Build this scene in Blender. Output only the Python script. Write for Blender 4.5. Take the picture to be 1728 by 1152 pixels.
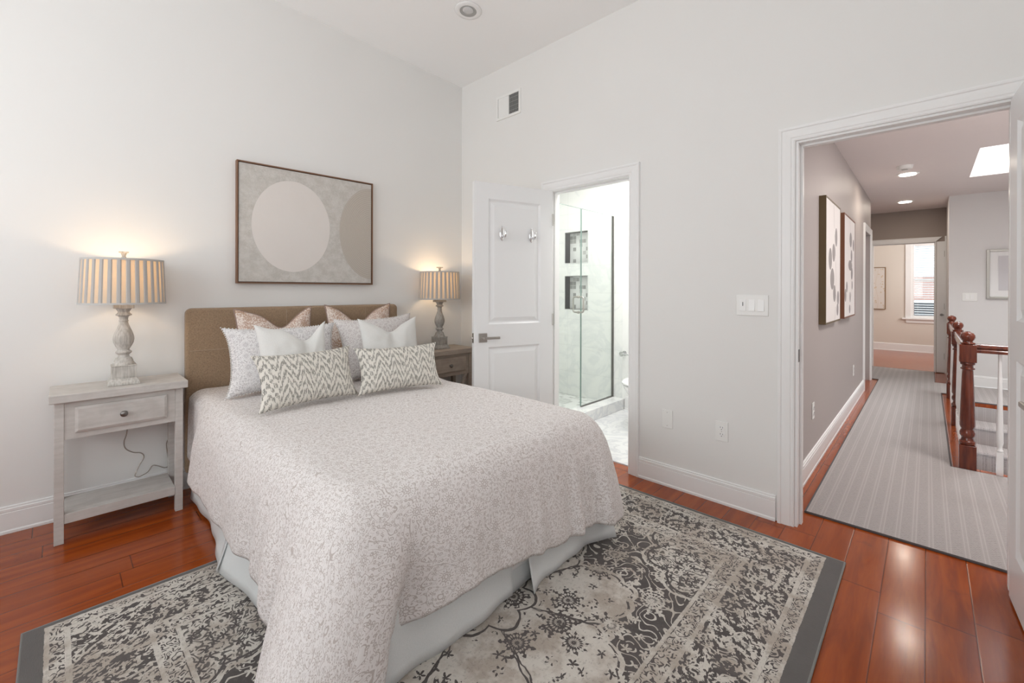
import bpy, bmesh, math, random
from mathutils import Vector, Matrix, noise
random.seed(7)
PI = math.pi
sc = bpy.context.scene
for o in list(bpy.data.objects):
    bpy.data.objects.remove(o)
COL = sc.collection

# ------------------------------------------------------------------ camera
cam_d = bpy.data.cameras.new('camera')
cam = bpy.data.objects.new('camera', cam_d)
COL.objects.link(cam)
sc.camera = cam
cam_d.sensor_fit = 'HORIZONTAL'
cam_d.sensor_width = 36.0
cam_d.lens = 733.87 / 1728 * 36
cam_d.shift_y = -(576 - 489.74) / 1728
cam_d.clip_start = 0.02
cam_d.clip_end = 100
_y, _p, _r = math.radians(43.70), math.radians(-0.054), math.radians(0.168)
_f = Vector((-math.sin(_y) * math.cos(_p), math.cos(_y) * math.cos(_p), math.sin(_p)))
_rt = Vector((math.cos(_y), math.sin(_y), 0))
_u = _rt.cross(_f)
r2 = _rt * math.cos(_r) + _u * math.sin(_r)
u2 = -_rt * math.sin(_r) + _u * math.cos(_r)
m = Matrix.Identity(4)
for i in range(3):
    m[i][0], m[i][1], m[i][2] = r2[i], u2[i], -_f[i]
m[0][3], m[1][3], m[2][3] = 0, 0, 1.25
cam.matrix_world = m

# ------------------------------------------------------------------ world, lights, exposure
sc.view_settings.view_transform = 'Standard'
sc.view_settings.look = 'None'
sc.view_settings.gamma = 1
sc.view_settings.use_curve_mapping = False
sc.view_settings.exposure = 0.0
sc.cycles.max_bounces = 12
sc.cycles.diffuse_bounces = 8
sc.cycles.glossy_bounces = 5
sc.cycles.transmission_bounces = 8
sc.cycles.transparent_max_bounces = 10
sc.cycles.use_denoising = True
sc.cycles.sample_clamp_indirect = 6

world = bpy.data.worlds.new('world')
sc.world = world
world.use_nodes = True
wn = world.node_tree
wn.nodes['Background'].inputs[0].default_value = (0.86, 0.93, 1.0, 1)
wn.nodes['Background'].inputs[1].default_value = 1.8

def area(name, loc, size, size_y, energy, color, direction):
    d = bpy.data.lights.new(name, 'AREA')
    d.shape = 'RECTANGLE'
    d.size, d.size_y, d.energy, d.color = size, size_y, energy, color
    o = bpy.data.objects.new(name, d)
    COL.objects.link(o)
    o.location = loc
    o.rotation_euler = Vector(direction).to_track_quat('-Z', 'Y').to_euler()
    return o

def point(name, loc, radius, energy, color, parent=None):
    d = bpy.data.lights.new(name, 'POINT')
    d.shadow_soft_size, d.energy, d.color = radius, energy, color
    o = bpy.data.objects.new(name, d)
    COL.objects.link(o)
    o.location = loc
    if parent: o.parent = parent
    return o

DAY = (0.985, 0.99, 0.985)
area('daylight_back_window_west', (-2.35, -1.62, 1.75), 1.2, 1.7, 21, DAY, (0, 1, 0.58))
area('daylight_back_window_east', (-0.75, -1.62, 1.75), 1.2, 1.7, 21, DAY, (0, 1, 0.58))
area('daylight_side_window', (0.86, -0.75, 1.75), 1.1, 1.7, 15, DAY, (-1, 0.15, 0.6))
area('bath_ceiling_fill', (-1.7, 3.4, 2.57), 1.2, 0.9, 42, (1.0, 0.99, 0.97), (0, 0, -1))  # added area lamp under the closed bath ceiling
area('daylight_hall_skylight', (0.76, 6.385, 3.7), 1.1, 1.6, 170, (0.95, 0.98, 1.0), (0, 0, -1))
area('daylight_far_room', (1.0, 10.8, 1.7), 1.4, 1.5, 38, (1.0, 0.98, 0.95), (-1, 0.1, 0))
area('hall_fill_near', (0.75, 3.9, 2.45), 0.5, 0.5, 29, (1.0, 0.96, 0.93), (0, 0.25, -1))  # unseen fill lamp added to brighten the near hall; it has no fitting

# ------------------------------------------------------------------ mesh helpers
class MB:
    def __init__(s):
        s.v, s.f, s.uv = [], [], None
    def add(s, vs, fs):
        n = len(s.v)
        s.v += [tuple(v) for v in vs]
        s.f += [tuple(i + n for i in f) for f in fs]
        return s
    def box(s, x0, x1, y0, y1, z0, z1):
        return s.add([(x0, y0, z0), (x1, y0, z0), (x1, y1, z0), (x0, y1, z0), (x0, y0, z1), (x1, y0, z1), (x1, y1, z1), (x0, y1, z1)],
                     [(0, 3, 2, 1), (4, 5, 6, 7), (0, 1, 5, 4), (1, 2, 6, 5), (2, 3, 7, 6), (3, 0, 4, 7)])
    def frustum(s, cx, cy, z0, a0, z1, a1, b0=None, b1=None):
        b0 = a0 if b0 is None else b0
        b1 = a1 if b1 is None else b1
        return s.add([(cx - a0, cy - b0, z0), (cx + a0, cy - b0, z0), (cx + a0, cy + b0, z0), (cx - a0, cy + b0, z0),
                      (cx - a1, cy - b1, z1), (cx + a1, cy - b1, z1), (cx + a1, cy + b1, z1), (cx - a1, cy + b1, z1)],
                     [(0, 3, 2, 1), (4, 5, 6, 7), (0, 1, 5, 4), (1, 2, 6, 5), (2, 3, 7, 6), (3, 0, 4, 7)])
    def lathe(s, prof, seg=32, c=(0, 0, 0), axis='z', cap=True):
        vs, fs = [], []
        for r, z in prof:
            for k in range(seg):
                a = 2 * PI * k / seg
                p = (r * math.cos(a), r * math.sin(a), z)
                if axis == 'x': p = (p[2], p[0], p[1])
                if axis == 'y': p = (p[1], p[2], p[0])
                vs.append((p[0] + c[0], p[1] + c[1], p[2] + c[2]))
        for i in range(len(prof) - 1):
            for k in range(seg):
                k2 = (k + 1) % seg
                fs.append((i * seg + k, i * seg + k2, (i + 1) * seg + k2, (i + 1) * seg + k))
        if cap:
            fs.append(tuple(reversed(range(seg))))
            fs.append(tuple((len(prof) - 1) * seg + k for k in range(seg)))
        return s.add(vs, fs)
    def tube(s, path, r, seg=10, closed=False):
        P = [Vector(p) for p in path]
        n = len(P)
        vs, fs = [], []
        up = None
        for i in range(n):
            if closed:
                t = (P[(i + 1) % n] - P[i - 1]).normalized()
            else:
                t = (P[min(i + 1, n - 1)] - P[max(i - 1, 0)]).normalized()
            if up is None:
                up = Vector((0, 0, 1)) if abs(t.z) < 0.9 else Vector((1, 0, 0))
            a = up - t * up.dot(t)
            if a.length < 1e-5: a = t.orthogonal()
            a.normalize()
            up = a
            b = t.cross(a)
            rr = r(i / (n - 1)) if callable(r) else r
            for k in range(seg):
                an = 2 * PI * k / seg
                vs.append(P[i] + a * rr * math.cos(an) + b * rr * math.sin(an))
        m_ = n if closed else n - 1
        for i in range(m_):
            j = (i + 1) % n
            for k in range(seg):
                k2 = (k + 1) % seg
                fs.append((i * seg + k, i * seg + k2, j * seg + k2, j * seg + k))
        if not closed:
            fs.append(tuple(reversed(range(seg))))
            fs.append(tuple((n - 1) * seg + k for k in range(seg)))
        return s.add(vs, fs)
    def prism(s, poly, lo, hi, axis='z'):
        n = len(poly)
        def P(a, b, c):
            return {'z': (a, b, c), 'x': (c, a, b), 'y': (a, c, b)}[axis]
        vs = [P(a, b, lo) for a, b in poly] + [P(a, b, hi) for a, b in poly]
        fs = [tuple(reversed(range(n))), tuple(range(n, 2 * n))]
        for i in range(n):
            j = (i + 1) % n
            fs.append((i, j, n + j, n + i))
        return s.add(vs, fs)
    def grid(s, fn, nu, nv, close_u=False):
        vs, fs = [], []
        for j in range(nv + 1):
            for i in range(nu if close_u else nu + 1):
                vs.append(fn(i / nu, j / nv))
        w = nu if close_u else nu + 1
        for j in range(nv):
            for i in range(nu):
                i2 = (i + 1) % w
                fs.append((j * w + i, j * w + i2, (j + 1) * w + i2, (j + 1) * w + i))
        return s.add(vs, fs)
    def build(s, name, mat, parent=None, smooth=False, bevel=0.0, loc=None, rotz=0.0, kind=None, auto=None, seg=2, fix=True):
        me = bpy.data.meshes.new(name)
        me.from_pydata(s.v, [], s.f)
        if fix:
            bm = bmesh.new(); bm.from_mesh(me)
            bmesh.ops.recalc_face_normals(bm, faces=bm.faces)
            bm.to_mesh(me); bm.free()
        if mat: me.materials.append(mat)
        o = bpy.data.objects.new(name, me)
        COL.objects.link(o)
        if smooth:
            for p in me.polygons: p.use_smooth = True
        if auto:
            for p in me.polygons: p.use_smooth = True
            me.set_sharp_from_angle(angle=math.radians(auto))
        if bevel:
            b = o.modifiers.new('bevel', 'BEVEL')
            b.width, b.segments, b.limit_method = bevel, seg, 'ANGLE'
            b.angle_limit = math.radians(35)
        if parent: o.parent = parent
        if loc: o.location = loc
        if rotz: o.rotation_euler = (0, 0, rotz)
        if kind: o['kind'] = kind
        return o

def tag(o, label, cat, group=None, kind=None):
    o['label'] = label; o['category'] = cat
    if group: o['group'] = group
    if kind: o['kind'] = kind
    return o

def thing(name, label, cat, loc=(0, 0, 0), rotz=0.0, group=None):
    o = bpy.data.objects.new(name, None)
    COL.objects.link(o)
    o.empty_display_size = 0.1
    o.location = loc
    o.rotation_euler = (0, 0, rotz)
    return tag(o, label, cat, group)

def struct(name, mb, mat, **k):
    return mb.build(name, mat, kind='structure', **k)

def sempty(name, loc=(0, 0, 0), rotz=0.0):
    o = bpy.data.objects.new(name, None)
    COL.objects.link(o)
    o.location = loc; o.rotation_euler = (0, 0, rotz)
    o['kind'] = 'structure'
    return o

def spline(pts, n=8):
    P = [Vector(p) for p in pts]
    out = []
    for i in range(len(P) - 1):
        p0, p1, p2, p3 = P[max(i - 1, 0)], P[i], P[i + 1], P[min(i + 2, len(P) - 1)]
        for k in range(n):
            t = k / n
            out.append(0.5 * ((2 * p1) + (-p0 + p2) * t + (2 * p0 - 5 * p1 + 4 * p2 - p3) * t * t + (-p0 + 3 * p1 - 3 * p2 + p3) * t ** 3))
    out.append(P[-1])
    return out

def sm(a, b, x):
    t = max(0.0, min(1.0, (x - a) / (b - a)))
    return t * t * (3 - 2 * t)

# ------------------------------------------------------------------ node expression helper
class X:
    nt = None
    def __init__(s, v): s.v = v
    @staticmethod
    def m(op, *a):
        n = X.nt.nodes.new('ShaderNodeMath'); n.operation = op
        for i, x in enumerate(a):
            x = x.v if isinstance(x, X) else x
            if isinstance(x, (int, float)): n.inputs[i].default_value = x
            else: X.nt.links.new(x, n.inputs[i])
        return X(n.outputs[0])
    def __add__(s, o): return X.m('ADD', s, o)
    __radd__ = __add__
    def __sub__(s, o): return X.m('SUBTRACT', s, o)
    def __rsub__(s, o): return X.m('SUBTRACT', o, s)
    def __mul__(s, o): return X.m('MULTIPLY', s, o)
    __rmul__ = __mul__
    def __truediv__(s, o): return X.m('DIVIDE', s, o)
    def __neg__(s): return X.m('MULTIPLY', s, -1.0)
def Abs(a): return X.m('ABSOLUTE', a)
def Min(a, b): return X.m('MINIMUM', a, b)
def Max(a, b): return X.m('MAXIMUM', a, b)
def Sin(a): return X.m('SINE', a)
def Cos(a): return X.m('COSINE', a)
def Fr(a): return X.m('FRACT', a)
def Fl(a): return X.m('FLOOR', a)
def Sq(a): return X.m('SQRT', a)
def At(a, b): return X.m('ARCTAN2', a, b)
def Lt(a, b): return X.m('LESS_THAN', a, b)
def Gt(a, b): return X.m('GREATER_THAN', a, b)
def Sst(a, lo, hi):
    n = X.nt.nodes.new('ShaderNodeMapRange'); n.interpolation_type = 'SMOOTHSTEP'
    X.nt.links.new(a.v, n.inputs[0]); n.inputs[1].default_value = lo; n.inputs[2].default_value = hi
    return X(n.outputs[0])
def Vec(a, b, c=0.0):
    n = X.nt.nodes.new('ShaderNodeCombineXYZ')
    for i, x in enumerate((a, b, c)):
        x = x.v if isinstance(x, X) else x
        if isinstance(x, (int, float)): n.inputs[i].default_value = x
        else: X.nt.links.new(x, n.inputs[i])
    return n.outputs[0]
def Noi(vec, scale, detail=2.0, rough=0.5, dist=0.0):
    n = X.nt.nodes.new('ShaderNodeTexNoise')
    if vec is not None: X.nt.links.new(vec, n.inputs['Vector'])
    n.inputs['Scale'].default_value = scale; n.inputs['Detail'].default_value = detail
    n.inputs['Roughness'].default_value = rough; n.inputs['Distortion'].default_value = dist
    return X(n.outputs[0])
def Vor(vec, scale, rnd=1.0):
    """2D voronoi: (distance, dx, dy, random) with dx, dy measured from the cell's point"""
    n = X.nt.nodes.new('ShaderNodeTexVoronoi'); n.voronoi_dimensions = '2D'
    X.nt.links.new(vec, n.inputs['Vector'])
    n.inputs['Scale'].default_value = scale; n.inputs['Randomness'].default_value = rnd
    a, b = Sep(vec); c, d = Sep(n.outputs['Position'])
    s2 = X.nt.nodes.new('ShaderNodeSeparateColor'); X.nt.links.new(n.outputs['Color'], s2.inputs[0])
    return X(n.outputs['Distance']), a - c, b - d, X(s2.outputs[0])
def Sep(vec):
    n = X.nt.nodes.new('ShaderNodeSeparateXYZ'); X.nt.links.new(vec, n.inputs[0])
    return X(n.outputs[0]), X(n.outputs[1])
def Sep3(vec):
    n = X.nt.nodes.new('ShaderNodeSeparateXYZ'); X.nt.links.new(vec, n.inputs[0])
    return X(n.outputs[0]), X(n.outputs[1]), X(n.outputs[2])
def Mix(f, a, b):
    n = X.nt.nodes.new('ShaderNodeMix'); n.data_type = 'RGBA'
    if isinstance(f, X): X.nt.links.new(f.v, n.inputs[0])
    else: n.inputs[0].default_value = f
    for x, i in ((a, 6), (b, 7)):
        if isinstance(x, tuple): n.inputs[i].default_value = (*x, 1)
        else: X.nt.links.new(x, n.inputs[i])
    return n.outputs[2]

def new_mat(name, color=(0.8, 0.8, 0.8), rough=0.5, metal=0.0, spec=0.5, coat=0.0, sheen=0.0):
    mt = bpy.data.materials.new(name)
    mt.use_nodes = True
    b = mt.node_tree.nodes['Principled BSDF']
    b.inputs['Base Color'].default_value = (*color, 1)
    b.inputs['Roughness'].default_value = rough
    b.inputs['Metallic'].default_value = metal
    b.inputs['Specular IOR Level'].default_value = spec
    b.inputs['Coat Weight'].default_value = coat
    b.inputs['Sheen Weight'].default_value = sheen
    X.nt = mt.node_tree
    mt.diffuse_color = (*color, 1)
    return mt, b
def setc(b, c): X.nt.links.new(c, b.inputs['Base Color'])
def bump(b, h, strength=0.3, dist=0.002):
    n = X.nt.nodes.new('ShaderNodeBump')
    n.inputs['Strength'].default_value = strength; n.inputs['Distance'].default_value = dist
    X.nt.links.new(h.v, n.inputs['Height']); X.nt.links.new(n.outputs[0], b.inputs['Normal'])
def OC():
    n = X.nt.nodes.new('ShaderNodeTexCoord'); return n.outputs['Object']
def UVC():
    n = X.nt.nodes.new('ShaderNodeTexCoord'); return n.outputs['UV']

# ------------------------------------------------------------------ materials
def paint(name, c, rough=0.6, tex=0.08):
    mt, b = new_mat(name, c, rough, spec=0.3)
    n = Noi(OC(), 220, 2)
    setc(b, Mix(Noi(OC(), 1.5, 3), tuple(x * 0.985 for x in c), tuple(min(1, x * 1.015) for x in c)))
    bump(b, n, tex, 0.001)
    return mt
M = {}
M['wall'] = paint('wall_paint', (0.80, 0.795, 0.78))
M['ceil'] = paint('ceiling_paint', (0.93, 0.935, 0.935))
M['trim'] = paint('trim_paint', (0.85, 0.85, 0.845), 0.28, 0.02)
M['door'] = paint('door_paint', (0.84, 0.845, 0.85), 0.3, 0.02)
M['hallwall'] = paint('hall_wall_paint', (0.43, 0.385, 0.37), 0.5)
M['hallwall2'] = paint('hall_pale_paint', (0.73, 0.72, 0.715), 0.5)
M['header'] = paint('hall_header_paint', (0.33, 0.28, 0.25), 0.5)
M['hallceil'] = paint('hall_ceiling_paint', (0.82, 0.755, 0.74), 0.6)
M['farwall'] = paint('far_room_paint', (0.70, 0.65, 0.59), 0.6)
M['bathwall'] = paint('bath_paint', (0.86, 0.865, 0.85), 0.5)

def wood_floor():
    mt, b = new_mat('floor_planks', (0.3, 0.08, 0.02), 0.2, spec=0.32, coat=0.12)
    b.inputs['Coat Roughness'].default_value = 0.14
    x, y, z = Sep3(OC())
    W = 0.135
    px = (x + 0.003) / W
    idx = Fl(px)
    fx = Fr(px)
    # plank ends
    off = Fr(Sin(idx * 12.9898) * 43758.5)
    py = y / 1.15 + off
    fy = Fr(py)
    pid = idx * 17.3 + Fl(py) * 5.7
    rnd = Fr(Sin(pid * 78.233) * 9631.7)
    seam = Max(Lt(Min(fx, 1 - fx), 0.012), Lt(Min(fy, 1 - fy), 0.0018))
    g = Noi(Vec(x * 9 + rnd * 30, y * 0.9 + rnd * 9, 0), 2.2, 4, 0.6, 0.6)
    fine = Noi(Vec(x * 160, y * 6 + rnd * 20, 0), 1.0, 3)
    blot = Noi(Vec(x + rnd * 5, y, 0), 5.5, 4, 0.65)
    c = Mix(Sst(g, 0.3, 0.75), (0.23, 0.038, 0.0055), (0.39, 0.078, 0.010))
    c = Mix(rnd * 0.45, c, (0.33, 0.075, 0.015))
    c = Mix(Sst(fine, 0.35, 0.8) * 0.25, c, (0.22, 0.045, 0.010))
    c = Mix(Sst(blot, 0.62, 0.78) * 0.55, c, (0.13, 0.028, 0.008))
    c = Mix(seam * 0.75, c, (0.055, 0.016, 0.006))
    setc(b, c)
    h = Sst(Min(fx, 1 - fx), 0.0, 0.03) * 1.0 + g * 0.06 + Noi(Vec(x * 3, y, 0), 3.0, 2) * 0.25
    bump(b, h, 0.25, 0.002)
    X.nt.links.new((0.13 + blot * 0.09).v, b.inputs['Roughness'])
    return mt
M['floor'] = wood_floor()

def carpet():
    mt, b = new_mat('runner_carpet', (0.35, 0.33, 0.33), 0.95, spec=0.1, sheen=0.2)
    x, y, z = Sep3(OC())
    f = Fr(x / 0.062)
    line = Max(Lt(Abs(f - 0.12), 0.035), Lt(Abs(f - 0.34), 0.035))
    knots = Sst(Noi(Vec(x * 1.2, y, z), 85, 1), 0.42, 0.6)
    tick = Lt(Fr(y / 0.021 + Fl(x / 0.0105) * 0.5), 0.36) * (0.35 + Gt(f, 0.42) * 0.65)
    tone = Noi(OC(), 260, 2)
    c = Mix(tick * (0.35 + knots * 0.65), (0.40, 0.365, 0.355), (0.27, 0.245, 0.24))
    c = Mix(line * 0.65, c, (0.50, 0.47, 0.46))
    c = Mix(tone * 0.25, c, (0.44, 0.42, 0.41))
    setc(b, c)
    bump(b, line * 1.0 + knots * 0.35 + tone * 0.4 - tick * 0.5, 0.7, 0.003)
    return mt
M['carpet'] = carpet()

def rug_mat():
    mt, b = new_mat('ornate_rug', (0.4, 0.38, 0.35), 0.95, spec=0.1, sheen=0.15)
    x0, y0, z0 = Sep3(OC())
    wv = Vec(x0, y0, 0.0)
    wx = Noi(wv, 17, 2) - 0.5
    wy = Noi(Vec(x0 + 7.3, y0 + 3.1, 0), 17, 2) - 0.5
    x = x0 + wx * 0.020
    y = y0 + wy * 0.020
    p = Vec(x, y, 0)
    hx, hy = 1.04, 1.2875
    e = Min(Min(hx - x0, hx + x0 + 0.045), Min(hy - y0 + 0.048, hy + y0 + 0.012))
    ew = e + (wx * 0.006)
    # running tendrils: contour lines of a smooth noise
    n1 = Noi(p, 7.0, 1.0, 0.4)
    n2 = Noi(p, 16.0, 1.0, 0.4)
    tend = Lt(Abs(Fr(n1 * 11) - 0.5), 0.17)
    tendf = Lt(Abs(Fr(n2 * 9) - 0.5), 0.24)
    # rosettes
    d, dx, dy, rnd = Vor(p, 5.0, 0.6)
    r = Sq(dx * dx + dy * dy)
    th = At(dy, dx)
    pet = r - 0.070 * (0.78 + 0.22 * Cos(th * 9.0 + rnd * 6)) * (0.75 + rnd * 0.45)
    ros = Lt(pet, 0.0) * Gt(Sin(r * 330) + Cos(th * 18.0) * 1.0 + wx * 3.0, -0.25)
    d2, dx2, dy2, rn2 = Vor(p, 19.0, 0.9)
    r_2 = Sq(dx2 * dx2 + dy2 * dy2)
    th2 = At(dy2, dx2)
    leaf = Lt(r_2 - 0.021 * (0.62 + 0.38 * Cos(th2 * 5.0 + rn2 * 6)), 0.0)
    breaks = Gt(Noi(p, 46, 2), 0.47)
    # field
    R = Sq(x * x + y * y)
    T = At(y, x)
    lobes = Abs(Cos(T * 4.0))
    small = Abs(Cos(T * 16.0))
    med = R - (0.43 + lobes * 0.16 + small * 0.02)
    inner = R - (0.17 + Abs(Cos(T * 4.0 + 0.8)) * 0.05)
    outline = Lt(Abs(lobes + wx * 0.3 - 0.05), 0.035) * Gt(inner, 0.0)
    med_in = Lt(med, 0.0)
    med_line = Lt(Abs(med - 0.018), 0.009)
    cx = Abs(x) - 0.66
    cy = Abs(y) - 0.91
    CR = Sq(cx * cx + cy * cy)
    CT = At(cy, cx)
    spand = CR - (0.32 + Abs(Cos(CT * 5.0)) * 0.055)
    sp_in = Lt(spand, 0.0)
    # light mask by zone
    darkflower = Max(ros, leaf * breaks * Gt(rn2, 0.45))
    m_med = 1 - Max(Max(darkflower * Gt(Abs(inner), 0.02), outline), Lt(Abs(inner), 0.006))
    m_sp = 1 - Max(Max(leaf, tendf * breaks * 0.9), Lt(Abs(spand + 0.02), 0.006))
    tend2 = Lt(Abs(Fr(n1 * 11) - 0.5), 0.09)
    m_field = Max(tend2 * Gt(Noi(p, 30, 2), 0.40), ros * Gt(rnd, 0.25))
    m_field = Max(m_field, leaf * Gt(rn2, 0.5))
    L = m_field
    L = L + (m_sp - L) * sp_in
    L = Max(L, Lt(Abs(spand - 0.004), 0.006))
    L = L + (m_med - L) * med_in
    L = Max(L, med_line)
    # borders
    m_b = Max(Max(tendf * breaks, tend), Max(leaf, ros))
    m_b = m_b * Gt(Noi(Vec(x * 1.5 + y * 0.8 + 4, y * 0.8 - x * 0.5, 0), 26, 2, 0.6), 0.455)
    n3 = Noi(p, 30.0, 1.0, 0.4)
    m_s = Max(Lt(Abs(Fr(n3 * 7) - 0.5), 0.27), Gt(Sin((x + y) * 150 + wx * 20) + Sin((x - y) * 150), 0.7))
    inb = Lt(ew, 0.40); L = L + (1 - L) * Lt(Abs(ew - 0.405), 0.007)
    L = L + (m_s - L) * Lt(ew, 0.395)
    L = Max(L, Lt(Abs(ew - 0.335), 0.007))
    L = L + (m_b - L) * Lt(ew, 0.328)
    L = Max(L, Lt(Abs(ew - 0.125), 0.008))
    L = L + (m_s - L) * Lt(ew, 0.116)
    L = Max(L, Lt(Abs(ew - 0.074), 0.006))
    L = L * Gt(ew, 0.067)
    fib = Noi(Vec(x0 * 60, y0 * 420, 0), 1.0, 2)
    wear = Noi(p, 5.0, 4, 0.7)
    c_l = Mix(Sst(wear, 0.42, 0.60), (0.58, 0.545, 0.495), (0.37, 0.315, 0.265))
    c_l = Mix(fib * 0.3, c_l, (0.66, 0.63, 0.58))
    c_d = Mix(Sst(wear, 0.35, 0.7), (0.062, 0.053, 0.051), (0.105, 0.092, 0.088))
    c_d = Mix(Lt(ew, 0.067) * 0.7, c_d, (0.13, 0.125, 0.12))
    c_d = Mix(fib * 0.25, c_d, (0.20, 0.18, 0.17))
    rub = Sst(Noi(Vec(x0 * 130, y0 * 60, 0), 1.0, 2), 0.60, 0.72) * 0.30
    rub2 = Sst(Noi(Vec(x0 * 1.0, y0 * 1.0, 0), 55, 3, 0.75), 0.55, 0.64) * 0.24
    L = L * (1 - Max(rub, rub2)) + (1 - L) * rub2 * 0.2 * Gt(ew, 0.067)
    setc(b, Mix(L, c_d, c_l))
    bump(b, L * 0.8 + fib * 0.5, 0.6, 0.003)
    return mt
M['rug'] = rug_mat()
M['binding'] = new_mat('dark_binding', (0.10, 0.09, 0.09), 0.8)[0]
M['rugedge'] = new_mat('rug_binding', (0.22, 0.22, 0.21), 0.9)[0]

def floral(name, base, line, scale=1.0, uv=True, amt=1.0, sheen=0.1):
    mt, b = new_mat(name, base, 0.85, spec=0.2, sheen=sheen)
    if uv: a, c_ = Sep(UVC())
    else:
        a, c_, _z = Sep3(OC())
    a = a * scale; c_ = c_ * scale
    base_v = Vec(a, c_, 0)
    a = a + (Noi(base_v, 24, 1) - 0.5) * 0.016
    c_ = c_ + (Noi(Vec(a + 5.0, c_ + 3.0, 0), 24, 1) - 0.5) * 0.016
    p = Vec(a, c_, 0)
    d, dx, dy, rnd = Vor(p, 13.0, 0.7)
    r = Sq(dx * dx + dy * dy); th = At(dy, dx)
    pr = 0.0155 * (0.86 + 0.14 * Cos(th * 8.0))
    ring = Max(Lt(Abs(r - pr), 0.0016), Lt(Abs(r - 0.0055), 0.0014))
    rays = Gt(Cos(th * 12.0), 0.45) * Lt(Abs(r - 0.0105), 0.0035)
    rays = Max(rays, Gt(Cos(th * 16.0), 0.60) * Lt(Abs(r - 0.0215), 0.0035))
    fl = Max(ring, rays)
    n = Noi(p, 11, 1.0, 0.4)
    s = Abs(Fr(n * 13 + 0.6) - 0.5)
    outside = Gt(r, 0.028)
    stem = Lt(s, 0.05)
    # leaves: short strokes combed off the stems
    # the fine comb of leaves runs across the stems
    n5 = Noi(Vec(a + 2.0, c_ + 9.0, 0), 16, 1.0, 0.4)
    lf = Lt(Abs(Fr(n5 * 26) - 0.5), 0.10) * Gt(s, 0.15) * Gt(Noi(p, 130, 0), 0.50)
    d2, dx2, dy2, rn2 = Vor(p, 70.0, 0.85)
    e2 = Sq(dx2 * dx2 + dy2 * dy2)
    ang = At(dy2, dx2) + rn2 * 6.28 + n * 20
    lf = Max(lf, Lt(Abs(e2 - 0.0046 * (0.55 + 0.45 * Cos(ang))), 0.0012))
    has = Gt(rnd, 0.42)
    fl = fl * has
    outside = Max(outside, 1 - has)
    pat = Max(fl, outside * Max(stem, lf))
    weave = Noi(p, 900, 1)
    setc(b, Mix(pat * amt, base, line))
    bump(b, weave * 0.6 + Noi(p, 30, 3) * 0.8, 0.25, 0.002)
    return mt
M['duvet'] = floral('duvet_floral', (0.755, 0.725, 0.715), (0.44, 0.385, 0.36), 1.0, True, 0.8)
M['sham'] = floral('sham_floral', (0.80, 0.79, 0.79), (0.46, 0.44, 0.45), 1.25, False, 0.9)
M['shamr'] = floral('sham_floral_rose', (0.78, 0.755, 0.74), (0.46, 0.40, 0.40), 1.5, False, 0.9)

def linen(name, c, k=0.12, s=1.0):
    mt, b = new_mat(name, c, 0.85, spec=0.2, sheen=0.15)
    x, y, z = Sep3(OC())
    a = Noi(Vec(x * 700 * s, y * 130 * s, z * 900 * s), 1.0, 1)
    e = Noi(Vec(x * 700 * s, y * 900 * s, z * 130 * s), 1.0, 1)
    h = a + e
    setc(b, Mix(Sst(h, 0.7, 1.3), tuple(v * (1 - k) for v in c), tuple(min(1, v * (1 + k)) for v in c)))
    bump(b, h, 0.25, 0.0012)
    return mt
M['linen_white'] = linen('linen_white', (0.76, 0.76, 0.74), 0.05)
M['headboard'] = linen('headboard_linen', (0.33, 0.235, 0.155), 0.22, 0.7)
M['skirt'] = linen('bed_skirt_cotton', (0.72, 0.74, 0.74), 0.03)
M['mattress'] = linen('mattress_ticking', (0.8, 0.8, 0.8), 0.03)
M['seam'] = new_mat('seam_thread', (0.46, 0.36, 0.27), 0.9)[0]

def chevron():
    mt, b = new_mat('chevron_weave', (0.7, 0.68, 0.6), 0.9, spec=0.15)
    x, y, z = Sep3(OC())
    xx = x + (Noi(Vec(x * 6, y * 6, 0), 1.0, 2) - 0.5) * 0.035
    tri = Abs(Fr(xx / 0.088) - 0.5) * 2
    col = Fl(x / 0.0048)
    jit = Fr(Sin(col * 78.2) * 941.7) - 0.5
    V = y + tri * 0.098 + jit * 0.020
    band = Fr(V / 0.052)
    on = Gt(band, 0.50)
    dash = Gt(Fr(y / 0.0075 + Fr(Sin(col * 12.9) * 437.5)), 0.30) * Gt(Fr(x / 0.0048), 0.22)
    d2 = Gt(Noi(Vec(x * 2.2, y * 0.6, 0), 95, 2), 0.44)
    msk = on * (0.25 + 0.75 * dash) * (0.12 + 0.88 * d2)
    setc(b, Mix(msk, (0.74, 0.71, 0.65), (0.15, 0.148, 0.13)))
    bump(b, (1 - msk) + Noi(Vec(x, y, 0), 400, 1) * 0.5, 0.5, 0.002)
    return mt
M['chevron'] = chevron()
def rust():
    mt, b = new_mat('rust_distressed', (0.6, 0.45, 0.38), 0.85, spec=0.15)
    v = OC()
    x, y, z = Sep3(v)
    big = Noi(v, 9, 3, 0.6)
    s = Noi(v, 120, 3, 0.75)
    m1 = Sst(s + (big - 0.5) * 0.55, 0.46, 0.58)
    c = Mix(Sst(Noi(v, 5, 2), 0.35, 0.65), (0.46, 0.30, 0.20), (0.50, 0.355, 0.29))
    c = Mix(m1, c, (0.78, 0.70, 0.64))
    setc(b, c)
    bump(b, s, 0.3, 0.001)
    return mt
M['rust'] = rust()
M['piping'] = new_mat('brown_piping', (0.30, 0.21, 0.18), 0.7)[0]

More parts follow.
